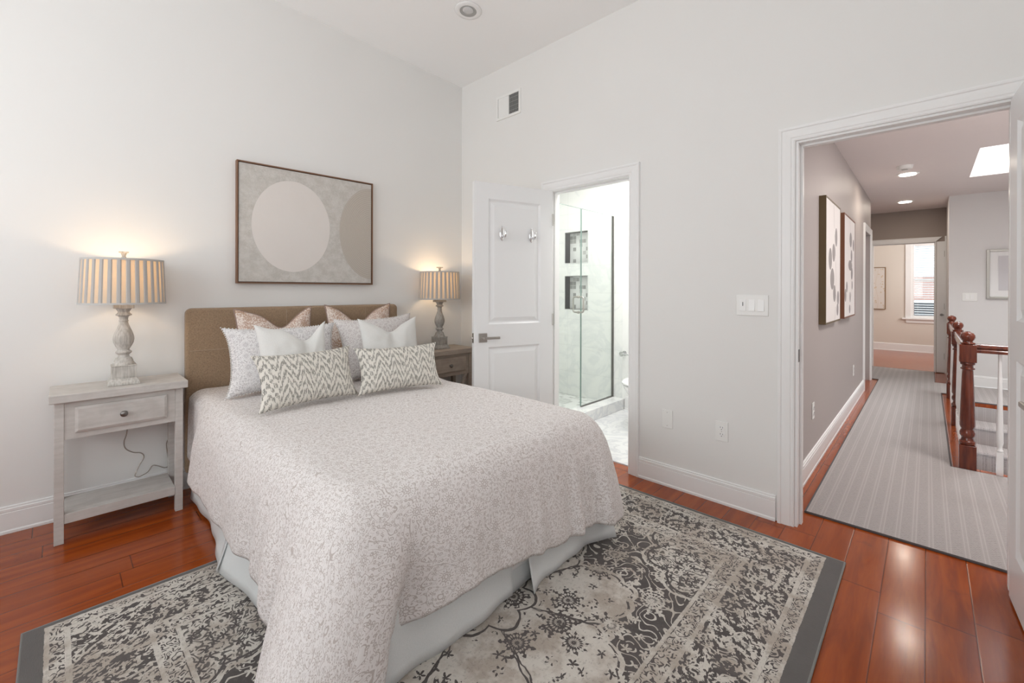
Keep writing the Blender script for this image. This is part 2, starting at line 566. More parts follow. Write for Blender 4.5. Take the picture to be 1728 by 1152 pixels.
def greywash(name, c1, c2, rough=0.6):
    mt, b = new_mat(name, c1, rough, spec=0.3)
    x, y, z = Sep3(OC())
    g = Noi(Vec(x * 5, y * 2.5, z * 3), 4, 4, 0.6, 0.4)
    g2 = Noi(Vec(x * 60, y * 5, z * 60), 1, 3)
    setc(b, Mix(Sst(g * 0.6 + g2 * 0.4, 0.35, 0.65), c1, c2))
    bump(b, g2, 0.12, 0.001)
    return mt
M['stand'] = greywash('grey_washed_wood', (0.50, 0.475, 0.45), (0.60, 0.575, 0.55))
M['stand2'] = greywash('taupe_washed_wood', (0.36, 0.30, 0.25), (0.44, 0.375, 0.315))
def lampwood(name, k):
    mt, b = new_mat(name, (0.5, 0.48, 0.44), 0.8, spec=0.2)
    x, y, z = Sep3(OC())
    g = Noi(Vec(x * 140, y * 140, z * 12), 1, 3)
    g2 = Noi(OC(), 18, 3)
    setc(b, Mix(Sst(g * 0.6 + g2 * 0.4, 0.35, 0.62), tuple(v * k for v in (0.42, 0.395, 0.36)), tuple(v * k for v in (0.60, 0.575, 0.54))))
    bump(b, g, 0.4, 0.001)
    return mt
M['lampwood'] = lampwood('weathered_lamp_wood', 1.0)
M['lampwood2'] = lampwood('weathered_lamp_wood_taupe', 0.72)

def shade_mat():
    mt, b = new_mat('pleated_shade', (0.7, 0.66, 0.6), 0.9, spec=0.1)
    nt = mt.node_tree
    x, y, z = Sep3(OC())
    th = At(y, x)
    f = Fr(th * (30 / (2 * PI)))
    single = Gt(f, 0.52)
    weave = Noi(Vec(th * 90, z * 25, 0), 1.5, 3)
    single = single * (0.75 + weave * 0.5)
    setc(b, Mix(single, (0.52, 0.50, 0.48), (0.78, 0.73, 0.65)))
    tr = nt.nodes.new('ShaderNodeBsdfTranslucent')
    nt.links.new(Mix(single, (0.10, 0.085, 0.07), (0.86, 0.72, 0.52)), tr.inputs[0])
    mx = nt.nodes.new('ShaderNodeMixShader')
    nt.links.new((0.10 + single * 0.40).v, mx.inputs[0])
    nt.links.new(b.outputs[0], mx.inputs[1]); nt.links.new(tr.outputs[0], mx.inputs[2])
    nt.links.new(mx.outputs[0], nt.nodes['Material Output'].inputs[0])
    return mt
M['shade'] = shade_mat()
M['shadetrim'] = new_mat('shade_trim', (0.50, 0.49, 0.47), 0.85)[0]

def emit(name, c, s):
    mt, b = new_mat(name, c)
    b.inputs['Emission Color'].default_value = (*c, 1)
    b.inputs['Emission Strength'].default_value = s
    return mt
M['bulb'] = emit('lit_bulb', (1.0, 0.78, 0.5), 6)
M['ledlens'] = emit('lit_downlight_lens', (1.0, 0.93, 0.82), 9)
M['chrome'] = new_mat('polished_chrome', (0.75, 0.75, 0.76), 0.12, 1.0)[0]
M['nickel'] = new_mat('brushed_nickel', (0.50, 0.48, 0.45), 0.32, 1.0)[0]
M['pewter'] = new_mat('dark_pewter', (0.22, 0.21, 0.20), 0.35, 1.0)[0]
M['plate'] = new_mat('white_plate_plastic', (0.84, 0.84, 0.82), 0.35)[0]
M['plate2'] = new_mat('switch_plastic', (0.88, 0.88, 0.87), 0.25)[0]
M['dark'] = new_mat('dark_slot', (0.03, 0.03, 0.03), 0.6)[0]
M['duct'] = new_mat('dark_duct', (0.09, 0.09, 0.09), 0.7)[0]
M['nichetrim'] = new_mat('niche_edge_metal', (0.66, 0.67, 0.66), 0.3)[0]
M['lensoff'] = new_mat('frosted_lens', (0.62, 0.62, 0.62), 0.5)[0]
M['canin'] = new_mat('can_baffle', (0.42, 0.42, 0.41), 0.4)[0]
M['cord'] = new_mat('clear_cord', (0.42, 0.38, 0.34), 0.25, 0.3)[0]

def cherry():
    mt, b = new_mat('cherry_stain', (0.18, 0.035, 0.012), 0.2, coat=0.4)
    x, y, z = Sep3(OC())
    g = Noi(Vec(x * 30, y * 30, z * 4), 1.5, 3)
    setc(b, Mix(Sst(g, 0.3, 0.7), (0.085, 0.014, 0.006), (0.17, 0.032, 0.011)))
    return mt
M['cherry'] = cherry()

def glass(name, tint, rough=0.0):
    mt = bpy.data.materials.new(name); mt.use_nodes = True
    nt = mt.node_tree; nt.nodes.clear()
    out = nt.nodes.new('ShaderNodeOutputMaterial')
    tr = nt.nodes.new('ShaderNodeBsdfTransparent'); tr.inputs[0].default_value = (*tint, 1)
    gl = nt.nodes.new('ShaderNodeBsdfGlossy'); gl.inputs['Roughness'].default_value = rough
    fr = nt.nodes.new('ShaderNodeValue'); fr.outputs[0].default_value = 0.05
    mx = nt.nodes.new('ShaderNodeMixShader')
    nt.links.new(fr.outputs[0], mx.inputs[0]); nt.links.new(tr.outputs[0], mx.inputs[1]); nt.links.new(gl.outputs[0], mx.inputs[2])
    nt.links.new(mx.outputs[0], out.inputs[0])
    return mt
M['glass'] = glass('shower_glass', (0.975, 0.99, 0.983))
M['glassedge'] = new_mat('glass_edge', (0.26, 0.36, 0.33), 0.15)[0]
M['winglass'] = glass('window_glass', (0.97, 0.98, 0.98))

def marble(name, base, vein, scale, tile, grout):
    mt, b = new_mat(name, base, 0.2)
    x, y, z = Sep3(OC())
    n = Noi(Vec(x, y, z), scale, 5, 0.6, 1.5)
    v = 1 - Sst(Abs(n - 0.5), 0.0, 0.06)
    c = Mix(v * 0.6, base, vein)
    c = Mix(Sst(Noi(Vec(x, y, z), scale * 0.5, 3), 0.5, 0.75) * 0.35, c, vein)
    gx, gy, gz = tile
    g = None
    for co, t in ((x, gx), (y, gy), (z, gz)):
        if t:
            f = Fr(co / t); l = Lt(Min(f, 1 - f), 0.0016 / t)
            g = l if g is None else Max(g, l)
    c = Mix(g * 0.6, c, grout)
    setc(b, c)
    return mt
M['bathfloor'] = marble('marble_floor', (0.80, 0.80, 0.80), (0.55, 0.56, 0.60), 3.5, (0.30, 0.60, 0), (0.6, 0.6, 0.6))
M['bathtile'] = marble('shower_wall_tile', (0.84, 0.85, 0.83), (0.72, 0.74, 0.74), 1.6, (0.61, 0.61, 0.305), (0.62, 0.64, 0.62))
M['curb'] = marble('curb_marble', (0.83, 0.83, 0.82), (0.62, 0.63, 0.66), 4, (0, 0, 0.5), (0.8, 0.8, 0.8))
def mosaic(name, s, a, bcol, thr):
    mt, b = new_mat(name, a, 0.2)
    x, y, z = Sep3(OC())
    i, j = Fl(x / s), Fl(y / s + z / s)
    rnd = Fr(Sin(i * 12.9898 + j * 78.233) * 43758.5)
    r3 = Fr(rnd * 37.7)
    f1, f2 = Fr(x / s), Fr(y / s + z / s)
    g = Lt(Min(Min(f1, 1 - f1), Min(f2, 1 - f2)), 0.04)
    c = Mix(Gt(rnd, thr) * (0.45 + r3 * 0.55), a, bcol)
    setc(b, Mix(g, c, (0.8, 0.8, 0.79)))
    return mt
M['mosaic'] = mosaic('niche_mosaic', 0.0455, (0.80, 0.81, 0.80), (0.30, 0.30, 0.29), 0.74)
M['pebble'] = mosaic('shower_floor_mosaic', 0.05, (0.80, 0.80, 0.79), (0.50, 0.50, 0.49), 0.55)
M['porcelain'] = new_mat('porcelain', (0.9, 0.9, 0.9), 0.08)[0]
M['paper'] = new_mat('tissue', (0.9, 0.9, 0.88), 0.9)[0]
M['shirred'] = new_mat('blind_slat', (0.80, 0.87, 0.90), 0.5)[0]
def brick():
    mt, b = new_mat('house_brick', (0.4, 0.15, 0.1), 0.9)
    x, y, z = Sep3(OC())
    row = Fl(z / 0.08)
    f = Fr(x / 0.22 + row * 0.5); g = Fr(z / 0.08)
    c = Mix(Max(Lt(f, 0.05), Lt(g, 0.14)), (0.58, 0.32, 0.26), (0.66, 0.58, 0.54))
    setc(b, c)
    return mt
M['brick'] = brick()
M['sash'] = new_mat('house_window_frame', (0.8, 0.8, 0.8), 0.5)[0]
M['pane'] = new_mat('house_window_pane', (0.06, 0.07, 0.08), 0.1)[0]

# ================================================================== ROOM SHELL
YR = 2.705                      # face of the wall that holds both doorways
WP = Vector((-3.262, 2.705))    # corner between the bed wall and the doorway wall
WD = Vector((-0.04917, -0.99879))   # direction of the bed wall, running back from the corner
WN = Vector((0.99879, -0.04917))    # into the room
WROT = math.atan2(WN.y, WN.x)       # local +x points into the room, local y runs along the wall
def wl(d, off=0.0):
    q = WP + WD * d + WN * off
    return q.x, q.y
YB, XR = -1.7, 0.95

fl = MB()
fl.box(-3.5, XR + 0.1, -1.8, 2.80, -0.05, 0)
fl.box(-1.5, 0.155, 2.80, 9.36, -0.05, 0)
fl.box(0.155, 1.3, 2.80, 4.47, -0.05, 0)
fl.box(0.155, 0.25, 4.47, 7.12, -0.05, 0)
fl.box(0.155, 1.3, 7.12, 8.27, -0.05, 0)
fl.box(0.155, 0.25, 8.27, 9.36, -0.05, 0)
fl.box(-1.5, 1.3, 9.36, 12.2, -0.05, 0)
struct('floor', fl, M['floor'])

# bed wall (turned a little from square)
w = MB()
a, b_, c, d = wl(-0.12), wl(4.5), wl(4.5, -0.12), wl(-0.12, -0.12)
w.prism([a, b_, c, d], 0, 3.55)
struct('wall_left', w, M['wall'])

# doorway wall: two openings
BX0, BX1, HX0, HX1, DT = -2.165, -1.480, -0.494, 0.258, 2.03
w = MB()
w.box(-3.40, BX0 - 0.012, YR, 2.82, 0, 3.3)
w.box(BX0 - 0.012, BX1 + 0.012, YR, 2.82, DT + 0.012, 3.3)
w.box(BX1 + 0.012, HX0 - 0.012, YR, 2.82, 0, 3.3)
w.box(HX0 - 0.012, HX1 + 0.012, YR, 2.82, DT + 0.012, 3.3)
w.box(HX1 + 0.012, XR + 0.1, YR, 2.82, 0, 3.3)
struct('wall_back', w, M['wall'])

# walls behind and right of the camera, with the window openings that light the room
w = MB()
for x0, x1, z0, z1 in ((-3.6, -2.95, 0, 3.6), (-1.75, -1.35, 0, 3.6), (-0.15, XR + 0.1, 0, 3.6)):
    w.box(x0, x1, YB - 0.12, YB, z0, z1)
for x0, x1 in ((-2.95, -1.75), (-1.35, -0.15)):
    w.box(x0, x1, YB - 0.12, YB, 0, 0.9)
    w.box(x0, x1, YB - 0.12, YB, 2.6, 3.6)
struct('wall_front', w, M['wall'])
w = MB()
w.box(XR, XR + 0.1, YB, -1.3, 0, 3.6)
w.box(XR, XR + 0.1, -0.2, YR, 0, 3.6)
w.box(XR, XR + 0.1, -1.3, -0.2, 0, 0.9)
w.box(XR, XR + 0.1, -1.3, -0.2, 2.6, 3.6)
struct('wall_right', w, M['wall'])

def ztop(y): return 3.203 + (2.705 - y) * 0.054
w = MB()
w.add([(-3.7, 2.83, ztop(2.83)), (1.1, 2.83, ztop(2.83)), (1.1, -1.85, ztop(-1.85)), (-3.7, -1.85, ztop(-1.85)),
       (-3.7, 2.83, ztop(2.83) + 0.1), (1.1, 2.83, ztop(2.83) + 0.1), (1.1, -1.85, ztop(-1.85) + 0.1), (-3.7, -1.85, ztop(-1.85) + 0.1)],
      [(0, 1, 2, 3), (7, 6, 5, 4), (0, 4, 5, 1), (1, 5, 6, 2), (2, 6, 7, 3), (3, 7, 4, 0)])
struct('ceiling', w, M['ceil'])

# windows behind the camera
def sash_window(n, cx, cy, z0, z1, wd, rotz):
    r = sempty('window_%d' % n, (cx, cy, z0), rotz)
    h = z1 - z0
    f = MB()
    f.box(-wd / 2, -wd / 2 + 0.05, -0.05, 0.05, 0, h); f.box(wd / 2 - 0.05, wd / 2, -0.05, 0.05, 0, h)
    f.box(-wd / 2 + 0.05, wd / 2 - 0.05, -0.05, 0.05, 0, 0.05); f.box(-wd / 2 + 0.05, wd / 2 - 0.05, -0.05, 0.05, h - 0.05, h)
    f.box(-wd / 2 + 0.05, wd / 2 - 0.05, -0.03, 0.03, h / 2 - 0.025, h / 2 + 0.025)
    f.build('window_frame', M['trim'], r)
    g = MB().box(-wd / 2 + 0.05, wd / 2 - 0.05, -0.035, -0.031, 0.05, h - 0.05)
    g.build('window_pane', M['winglass'], r)
    return r
sash_window(1, -2.35, YB - 0.06, 0.9, 2.6, 1.2, 0)
sash_window(2, -0.75, YB - 0.06, 0.9, 2.6, 1.2, 0)
sash_window(3, XR + 0.05, -0.75, 0.9, 2.6, 1.1, -PI / 2)

# baseboards: a board with a two-step moulded cap and a shoe
BASE = [(0, 0), (0.018, 0), (0.018, 0.012), (0.014, 0.018), (0.013, 0.104), (0.0105, 0.107), (0.013, 0.110), (0.013, 0.123), (0.0085, 0.126), (0.0085, 0.134), (0, 0.137)]
def baseboard(name, p0, p1, nrm, mat=None, prof=BASE, k=1.0):
    p0, p1, nrm = Vector(p0), Vector(p1), Vector(nrm)
    mb = MB()
    n = len(prof)
    vs = []
    for p in (p0, p1):
        for o, z in prof:
            q = p + nrm * (o * k - 0.0)
            vs.append((q.x, q.y, z * k))
    fs = [tuple(range(n)), tuple(reversed(range(n, 2 * n)))]
    for i in range(n):
        j = (i + 1) % n
        fs.append((i, j, n + j, n + i))
    mb.add(vs, fs)
    return struct(name, mb, mat or M['trim'])
baseboard('baseboard_left', wl(0.02), wl(4.4), WN)
baseboard('baseboard_back', (-3.25, YR), (BX0 - 0.085, YR), (0, -1))
baseboard('baseboard_between_doors', (BX1 + 0.083, YR), (HX0 - 0.10, YR), (0, -1))

# casings
CAS = [(0.0, 0.0), (0.0, 0.010), (0.006, 0.013), (0.010, 0.011), (0.016, 0.011), (0.020, 0.014), (0.040, 0.016), (0.058, 0.016), (0.062, 0.020), (0.070, 0.021), (0.076, 0.019), (0.078, 0.0)]
def casing(name, x0, x1, zt, yf, sgn=-1, ax='x', prof=CAS, mat=None, lo=0.0, sides=(1, 1)):
    mb = MB()
    n = len(prof)
    vs = []
    for q in range(4):
        for o, p in prof:
            a = (x0 - o) if q in (0, 1) else (x1 + o)
            z = lo if q in (0, 3) else zt + o
            vs.append((a, yf + sgn * p, z) if ax == 'x' else (yf + sgn * p, a, z))
    fs = []
    for q in range(3):
        if q == 0 and not sides[0]: continue
        if q == 2 and not sides[1]: continue
        for i in range(n - 1):
            fs.append((q * n + i, q * n + i + 1, (q + 1) * n + i + 1, (q + 1) * n + i))
        fs.append((q * n + n - 1, q * n, (q + 1) * n, (q + 1) * n + n - 1))
    fs += [tuple(range(n)), tuple(range(3 * n, 4 * n))]
    mb.add(vs, fs)
    return struct(name, mb, mat or M['trim'])
casing('trim_1', BX0 - 0.006, BX1 + 0.006, DT + 0.004, YR)
casing('trim_2', HX0 - 0.014, HX1 + 0.014, DT + 0.012, YR)
# jamb linings with a stop
def jamb(name, x0, x1, zt, y0, y1, stop):
    mb = MB()
    mb.box(x0 - 0.012, x0, y0, y1, 0, zt + 0.012); mb.box(x1, x1 + 0.012, y0, y1, 0, zt + 0.012)
    mb.box(x0, x1, y0, y1, zt, zt + 0.012)
    mb.box(x0, x0 + 0.011, stop, stop + 0.035, 0, zt); mb.box(x1 - 0.011, x1, stop, stop + 0.035, 0, zt)
    mb.box(x0 + 0.011, x1 - 0.011, stop, stop + 0.035, zt - 0.011, zt)
    return struct(name, mb, M['trim'], bevel=0.0015)
jamb('trim_3', BX0, BX1, DT, YR - 0.001, 2.821, YR + 0.045)
jamb('trim_4', HX0, HX1, DT, YR - 0.001, 2.821, YR + 0.045)
mb = MB().box(BX1 - 0.0015, BX1 + 0.0005, YR + 0.012, YR + 0.040, 0.88, 0.94)
tag(mb.build('strike_plate', M['pewter']), 'dark metal strike plate in the right jamb of the bathroom doorway', 'strike plate')
mb = MB().box(HX0 - 0.0005, HX0 + 0.0015, YR + 0.006, YR + 0.034, 0.872, 0.938)
tag(mb.build('strike_plate', M['pewter']), 'dark metal strike plate in the left jamb of the hall doorway', 'strike plate')

# ------------------------------------------------------------------ panel doors
def panel_door(root, L, H, t, zb=0.008, stile=0.112, lock=(0.84, 1.0), mat=None):
    """leaf running along local +x from the hinge; faces at y=0 and y=t"""
    mb = MB()
    z0, z1 = zb, zb + H
    pz = [(zb + 0.205, lock[0]), (lock[1], z1 - 0.115)]
    xs = (stile, L - stile)
    for side in (0, 1):
        y = 0.0 if side == 0 else t
        s = 1 if side == 0 else -1
        # flat frame faces around the two panels
        def q(x0, x1, a, b):
            mb.add([(x0, y, a), (x1, y, a), (x1, y, b), (x0, y, b)], [(0, 1, 2, 3)])
        q(0, xs[0], z0, z1); q(xs[1], L, z0, z1)
        q(xs[0], xs[1], z0, pz[0][0]); q(xs[0], xs[1], pz[0][1], pz[1][0]); q(xs[0], xs[1], pz[1][1], z1)
        for a, b in pz:
            rings = [(0.0, 0.0), (0.004, 0.004), (0.014, 0.012), (0.022, 0.012), (0.045, 0.004), (0.048, 0.003)]
            vs = []
            for o, dp in rings:
                yy = y + s * dp
                vs += [(xs[0] + o, yy, a + o), (xs[1] - o, yy, a + o), (xs[1] - o, yy, b - o), (xs[0] + o, yy, b - o)]
            fs = []
            for i in range(len(rings) - 1):
                for k in range(4):
                    k2 = (k + 1) % 4
                    fs.append((i * 4 + k, i * 4 + k2, i * 4 + 4 + k2, i * 4 + 4 + k))
            n = (len(rings) - 1) * 4
            fs.append((n, n + 1, n + 2, n + 3))
            mb.add(vs, fs)
    mb.add([(0, 0, z0), (L, 0, z0), (L, t, z0), (0, t, z0), (0, 0, z1), (L, 0, z1), (L, t, z1), (0, t, z1)],
           [(0, 3, 2, 1), (4, 5, 6, 7), (0, 4, 7, 3), (1, 2, 6, 5)])
    return mb.build('door_leaf', mat or M['door'], root)

def lever(root, x, z, y, s, direction, t=0.035):
    """square rose with a straight lever; s=-1 stands out to local -y"""
    mb = MB()
    mb.box(x - 0.033, x + 0.033, min(y, y + s * 0.008), max(y, y + s * 0.008), z - 0.033, z + 0.033)
    mb.lathe([(0.011, 0), (0.011, 0.045)], 16, (x, y + s * 0.006 if s > 0 else y - 0.051, z), 'y')
    h = mb.build('handle_rose', M['nickel'], root, bevel=0.002)
    mb = MB()
    ya, yb = sorted((y + s * 0.042, y + s * 0.054))
    xa, xb = sorted((x - direction * 0.012, x + direction * 0.115))
    mb.box(xa, xb, ya, yb, z - 0.009, z + 0.009)
    mb.build('lever', M['nickel'], h, bevel=0.003)

def hinges(root, zs, yk, t=0.035):
    for z in zs:
        mb = MB().lathe([(0.0065, -0.045), (0.0065, 0.045)], 12, (-0.004, yk, z))
        mb.box(-0.002, 0.0, 0.0, t, z - 0.045, z + 0.045)
        mb.build('hinge', M['nickel'], root)

# bathroom door, open into the room
ang = math.atan2(2.035 - 2.69, -2.378 + 2.165)
d1 = sempty('door_1', (BX0 + 0.004, 2.695, 0), ang)
panel_door(d1, 0.665, 2.018, 0.035, lock=(0.835, 1.0))
lever(d1, 0.665 - 0.068, 0.905, 0.035, 1, -1)
lever(d1, 0.665 - 0.068, 0.905, 0.0, -1, -1)
hinges(d1, (0.22, 1.02, 1.80), 0.036)
mb = MB().box(0.665, 0.6662, 0.006, 0.029, 0.87, 0.94)
mb.build('latch_plate', M['nickel'], d1)
mb = MB().lathe([(0.008, 0), (0.008, 0.009), (0.003, 0.011)], 10, (0.666, 0.0175, 0.905), 'x')
mb.build('latch', M['chrome'], d1, smooth=True)
# chrome robe hooks on the bathroom door
def robe_hook(px):
    c, s_ = math.cos(ang), math.sin(ang)
    wx = d1.location.x + px * c - 0.0395 * s_
    wy = d1.location.y + px * s_ + 0.0395 * c
    return wx, wy
for px, nm in ((0.195, 'right'), (0.445, 'left')):
    wx, wy = robe_hook(px)
    h = thing('robe_hook', 'chrome robe hook on the bathroom door, the one nearer its %s edge' % ('hinge' if nm == 'right' else 'handle'), 'hook', (wx, wy, 1.665), ang, 'robe hooks on the bathroom door')
    mb = MB().grid(lambda u, v: (0.020 * math.sin(PI * min(v * 1.0, 1)) ** 0.6 * math.cos(2 * PI * u), 0.0065 * math.sin(2 * PI * u) * math.sin(PI * v) ** 0.5, (v - 0.5) * 0.112), 20, 16, True)
    mb.build('back_plate', M['chrome'], h, smooth=True)
    mb = MB().tube(spline([(0, 0.004, -0.012), (0, 0.022, -0.026), (0, 0.042, -0.030), (0, 0.056, -0.016), (0, 0.058, 0.004)]), lambda t: 0.0065 + 0.002 * t, 12)
    mb.lathe([(0.001, -0.010), (0.0085, -0.007), (0.0105, 0), (0.0085, 0.007), (0.001, 0.010)], 14, (0, 0.058, 0.008))
    mb.build('hook_arm', M['chrome'], h, smooth=True)

# hall door, open flat beside the camera
ang2 = math.atan2(-1.0, 0.06)
d2 = sempty('door_2', (0.243, 2.682, 0), ang2)
panel_door(d2, 0.735, 2.018, 0.035, zb=0.012, lock=(0.98, 1.135))
lever(d2, 0.592, 0.878, 0.0, -1, -1)
lever(d2, 0.592, 0.878, 0.035, 1, -1)
hinges(d2, (0.22, 1.02, 1.80), 0.04)

# ================================================================== BATHROOM
YT = 4.14
w = MB(); w.box(-3.5, -0.70, 2.82, 4.26, -0.05, 0.0)
struct('floor_bath', w, M['bathfloor'])
# back wall with two niches cut in the tiled part
NX0, NX1 = -3.09, -2.775
NZ = ((1.028, 1.413), (1.566, 1.923))
w = MB()
w.box(-3.5, NX0, YT, YT + 0.12, 0, 2.7); w.box(NX1, -2.335, YT, YT + 0.12, 0, 2.7)
w.box(NX0, NX1, YT, YT + 0.12, 0, NZ[0][0]); w.box(NX0, NX1, YT, YT + 0.12, NZ[0][1], NZ[1][0]); w.box(NX0, NX1, YT, YT + 0.12, NZ[1][1], 2.7)
w.box(NX0, NX1, YT + 0.10, YT + 0.12, NZ[0][0], NZ[0][1]); w.box(NX0, NX1, YT + 0.10, YT + 0.12, NZ[1][0], NZ[1][1])
struct('wall_shower_back', w, M['bathtile'])
for k, (a, b) in enumerate(NZ):
    n = thing('wall_niche', 'recessed mosaic shower niche, the %s of the two' % ('lower' if k == 0 else 'upper'), 'niche', (0, 0, 0), 0, 'shower niches')
    n.location = (NX0, YT + 0.10, a)
    MB().box(0.002, NX1 - NX0 - 0.002, -0.006, -0.001, 0.002, b - a - 0.002).build('mosaic_back', M['mosaic'], n)
    f = MB()
    W_, H_ = NX1 - NX0, b - a
    f.box(-0.008, 0.0, -0.104, -0.001, -0.008, H_ + 0.008); f.box(W_, W_ + 0.008, -0.104, -0.001, -0.008, H_ + 0.008)
    f.box(0, W_, -0.104, -0.001, -0.008, 0.0); f.box(0, W_, -0.104, -0.001, H_, H_ + 0.008)
    f.build('niche_trim', M['nichetrim'], n)
w = MB(); w.box(-2.335, -0.70, YT, YT + 0.12, 0, 2.7); struct('wall_bath_back', w, M['bathwall'])
w = MB(); w.box(-3.5, -3.38, 2.82, 4.14, 0, 2.7); struct('wall_shower_left', w, M['bathtile'])
w = MB(); w.box(-0.82, -0.70, 2.82, 4.14, 0, 2.7); struct('wall_bath_right', w, M['bathwall'])
w = MB(); w.box(-3.5, -0.70, 2.82, 4.26, 2.62, 2.72); struct('ceiling_bath', w, M['ceil'])
baseboard('baseboard_bath', (-2.30, YT), (-0.83, YT), (0, -1))
# shower
t = thing('shower_enclosure', 'frameless glass shower enclosure on a low marble curb in the bathroom', 'shower', (-2.45, 3.54, 0))
MB().box(-0.045, 0.14, -0.62, 0.598, 0.001, 0.108).build('curb', M['curb'], t, bevel=0.004)
MB().box(-0.92, -0.046, -0.70, 0.598, 0.001, 0.03).build('shower_floor', M['pebble'], t)
g = MB().box(-0.005, 0.005, -0.585, -0.006, 0.118, 2.045).build('glass_door', M['glass'], t)
e = MB().box(-0.005, 0.005, -0.0058, -0.0048, 0.118, 2.045).box(-0.005, 0.005, -0.585, -0.006, 2.0452, 2.0465)
e.build('glass_edge', M['glassedge'], g)
hd = MB()
hd.tube(spline([(0.006, -0.045, 1.035), (0.045, -0.045, 1.037), (0.060, -0.045, 1.055), (0.060, -0.045, 1.11), (0.060, -0.045, 1.165), (0.045, -0.045, 1.183), (0.006, -0.045, 1.185)]), 0.0085, 12)
hd.tube(spline([(-0.006, -0.045, 1.035), (-0.045, -0.045, 1.037), (-0.060, -0.045, 1.055), (-0.060, -0.045, 1.11), (-0.060, -0.045, 1.165), (-0.045, -0.045, 1.183), (-0.006, -0.045, 1.185)]), 0.0085, 12)
for z in (1.035, 1.185): hd.lathe([(0.013, -0.009), (0.013, 0.009)], 16, (0, -0.045, z), 'x')
hd.build('pull_handle', M['nickel'], g, smooth=False, auto=40)
g = MB().box(-0.005, 0.005, 0.004, 0.585, 0.118, 2.045).build('glass_panel', M['glass'], t)
MB().box(-0.005, 0.005, 0.003, 0.0038, 0.118, 2.045).box(-0.005, 0.005, 0.004, 0.585, 2.0452, 2.0465).build('glass_edge', M['glassedge'], g)
c = MB().box(-0.011, 0.011, 0.585, 0.5985, 0.109, 2.045).box(-0.011, 0.011, 0.004, 0.585, 0.109, 0.117)
c.build('metal_channel', M['pewter'], t)
# tissue holder + toilet
t = thing('tissue_holder', 'chrome tissue bar on the bathroom back wall right of the shower glass', 'holder', (-2.31, YT, 0.585))
MB().lathe([(0.026, 0), (0.026, 0.006), (0.012, 0.012), (0.010, 0.06), (0.010, 0.07)][::1], 20, (0, -0.07, 0), 'y').build('wall_post', M['chrome'], t, smooth=False, auto=40)
MB().lathe([(0.027, -0.008), (0.027, 0.0)], 20, (0, 0, 0), 'y').build('wall_flange', M['chrome'], t)
MB().lathe([(0.008, 0), (0.008, 0.17)], 14, (0.0, -0.068, 0), 'x').build('bar', M['chrome'], t, auto=40)
t = thing('toilet', 'white porcelain toilet beside the shower, only its rim showing', 'toilet', (-1.86, YT, 0))
MB().box(-0.19, 0.19, -0.20, -0.02, 0.36, 0.74).build('tank', M['porcelain'], t, bevel=0.02, seg=4)
MB().box(-0.20, 0.20, -0.21, -0.012, 0.741, 0.775).build('tank_lid', M['porcelain'], t, bevel=0.012, seg=3)
def bowl(u, v):
    pr = [(0.10, 0.0), (0.105, 0.06), (0.10, 0.16), (0.13, 0.27), (0.18, 0.36), (0.19, 0.39), (0.17, 0.395), (0.0, 0.395)]
    k = v * (len(pr) - 1); i = min(int(k), len(pr) - 2); f = k - i
    r = pr[i][0] * (1 - f) + pr[i + 1][0] * f; z = pr[i][1] * (1 - f) + pr[i + 1][1] * f
    return (r * math.cos(2 * PI * u), -0.42 + r * math.sin(2 * PI * u) * 1.28, z + 0.001)
MB().grid(bowl, 32, 14, True).build('bowl', M['porcelain'], t, smooth=True)
def seat(u, v):
    pr = [(0.185, 0.397), (0.20, 0.405), (0.20, 0.42), (0.18, 0.432), (0.0, 0.435)]
    i = min(int(v * 4), 3); f = v * 4 - i
    r = pr[i][0] * (1 - f) + pr[i + 1][0] * f; z = pr[i][1] * (1 - f) + pr[i + 1][1] * f
    return (r * math.cos(2 * PI * u), -0.42 + r * math.sin(2 * PI * u) * 1.26, z)
MB().grid(seat, 32, 8, True).build('seat_lid', M['porcelain'], t, smooth=True)

# ================================================================== HALL
HC = 2.525
XL2 = -0.585
w = MB()
w.box(XL2 - 0.1, XL2, 2.82, 7.06, 0, HC + 0.1)
w.box(XL2 - 0.1, XL2, 7.06, 7.88, 2.03, HC + 0.1)
w.box(XL2 - 0.1, XL2, 7.88, 7.97, 0, HC + 0.1)
struct('wall_hall_left', w, M['hallwall'])
casing('trim_5', 7.066, 7.872, 2.03, XL2, 1, 'y')
d3 = sempty('door_3', (XL2 - 0.06, 7.07, 0), PI / 2)
panel_door(d3, 0.80, 2.01, 0.035, lock=(0.85, 1.0))
baseboard('baseboard_hall_left', (XL2, 2.83), (XL2, 6.985), (1, 0))
# wall returning left beyond the side door, the far wall and its doorway
w = MB(); w.box(-1.5, XL2 - 0.1, 7.87, 7.97, 0, HC + 0.1); struct('wall_hall_return', w, M['hallwall'])
FX0, FX1, FY = -0.66, 0.083, 9.35
w = MB()
w.box(-1.5, FX0 - 0.012, FY, FY + 0.1, 0, HC + 0.1)
w.box(FX0 - 0.012, FX1 + 0.012, FY, FY + 0.1, 2.02, HC + 0.1)
w.box(FX1 + 0.012, 1.3, FY, FY + 0.1, 0, HC + 0.1)
struct('wall_hall_far', w, M['header'])
casing('trim_6', FX0, FX1, 2.008, FY, -1, 'x', sides=(1, 0))
jamb('trim_7', FX0, FX1, 2.008, FY - 0.001, FY + 0.101, FY + 0.03)
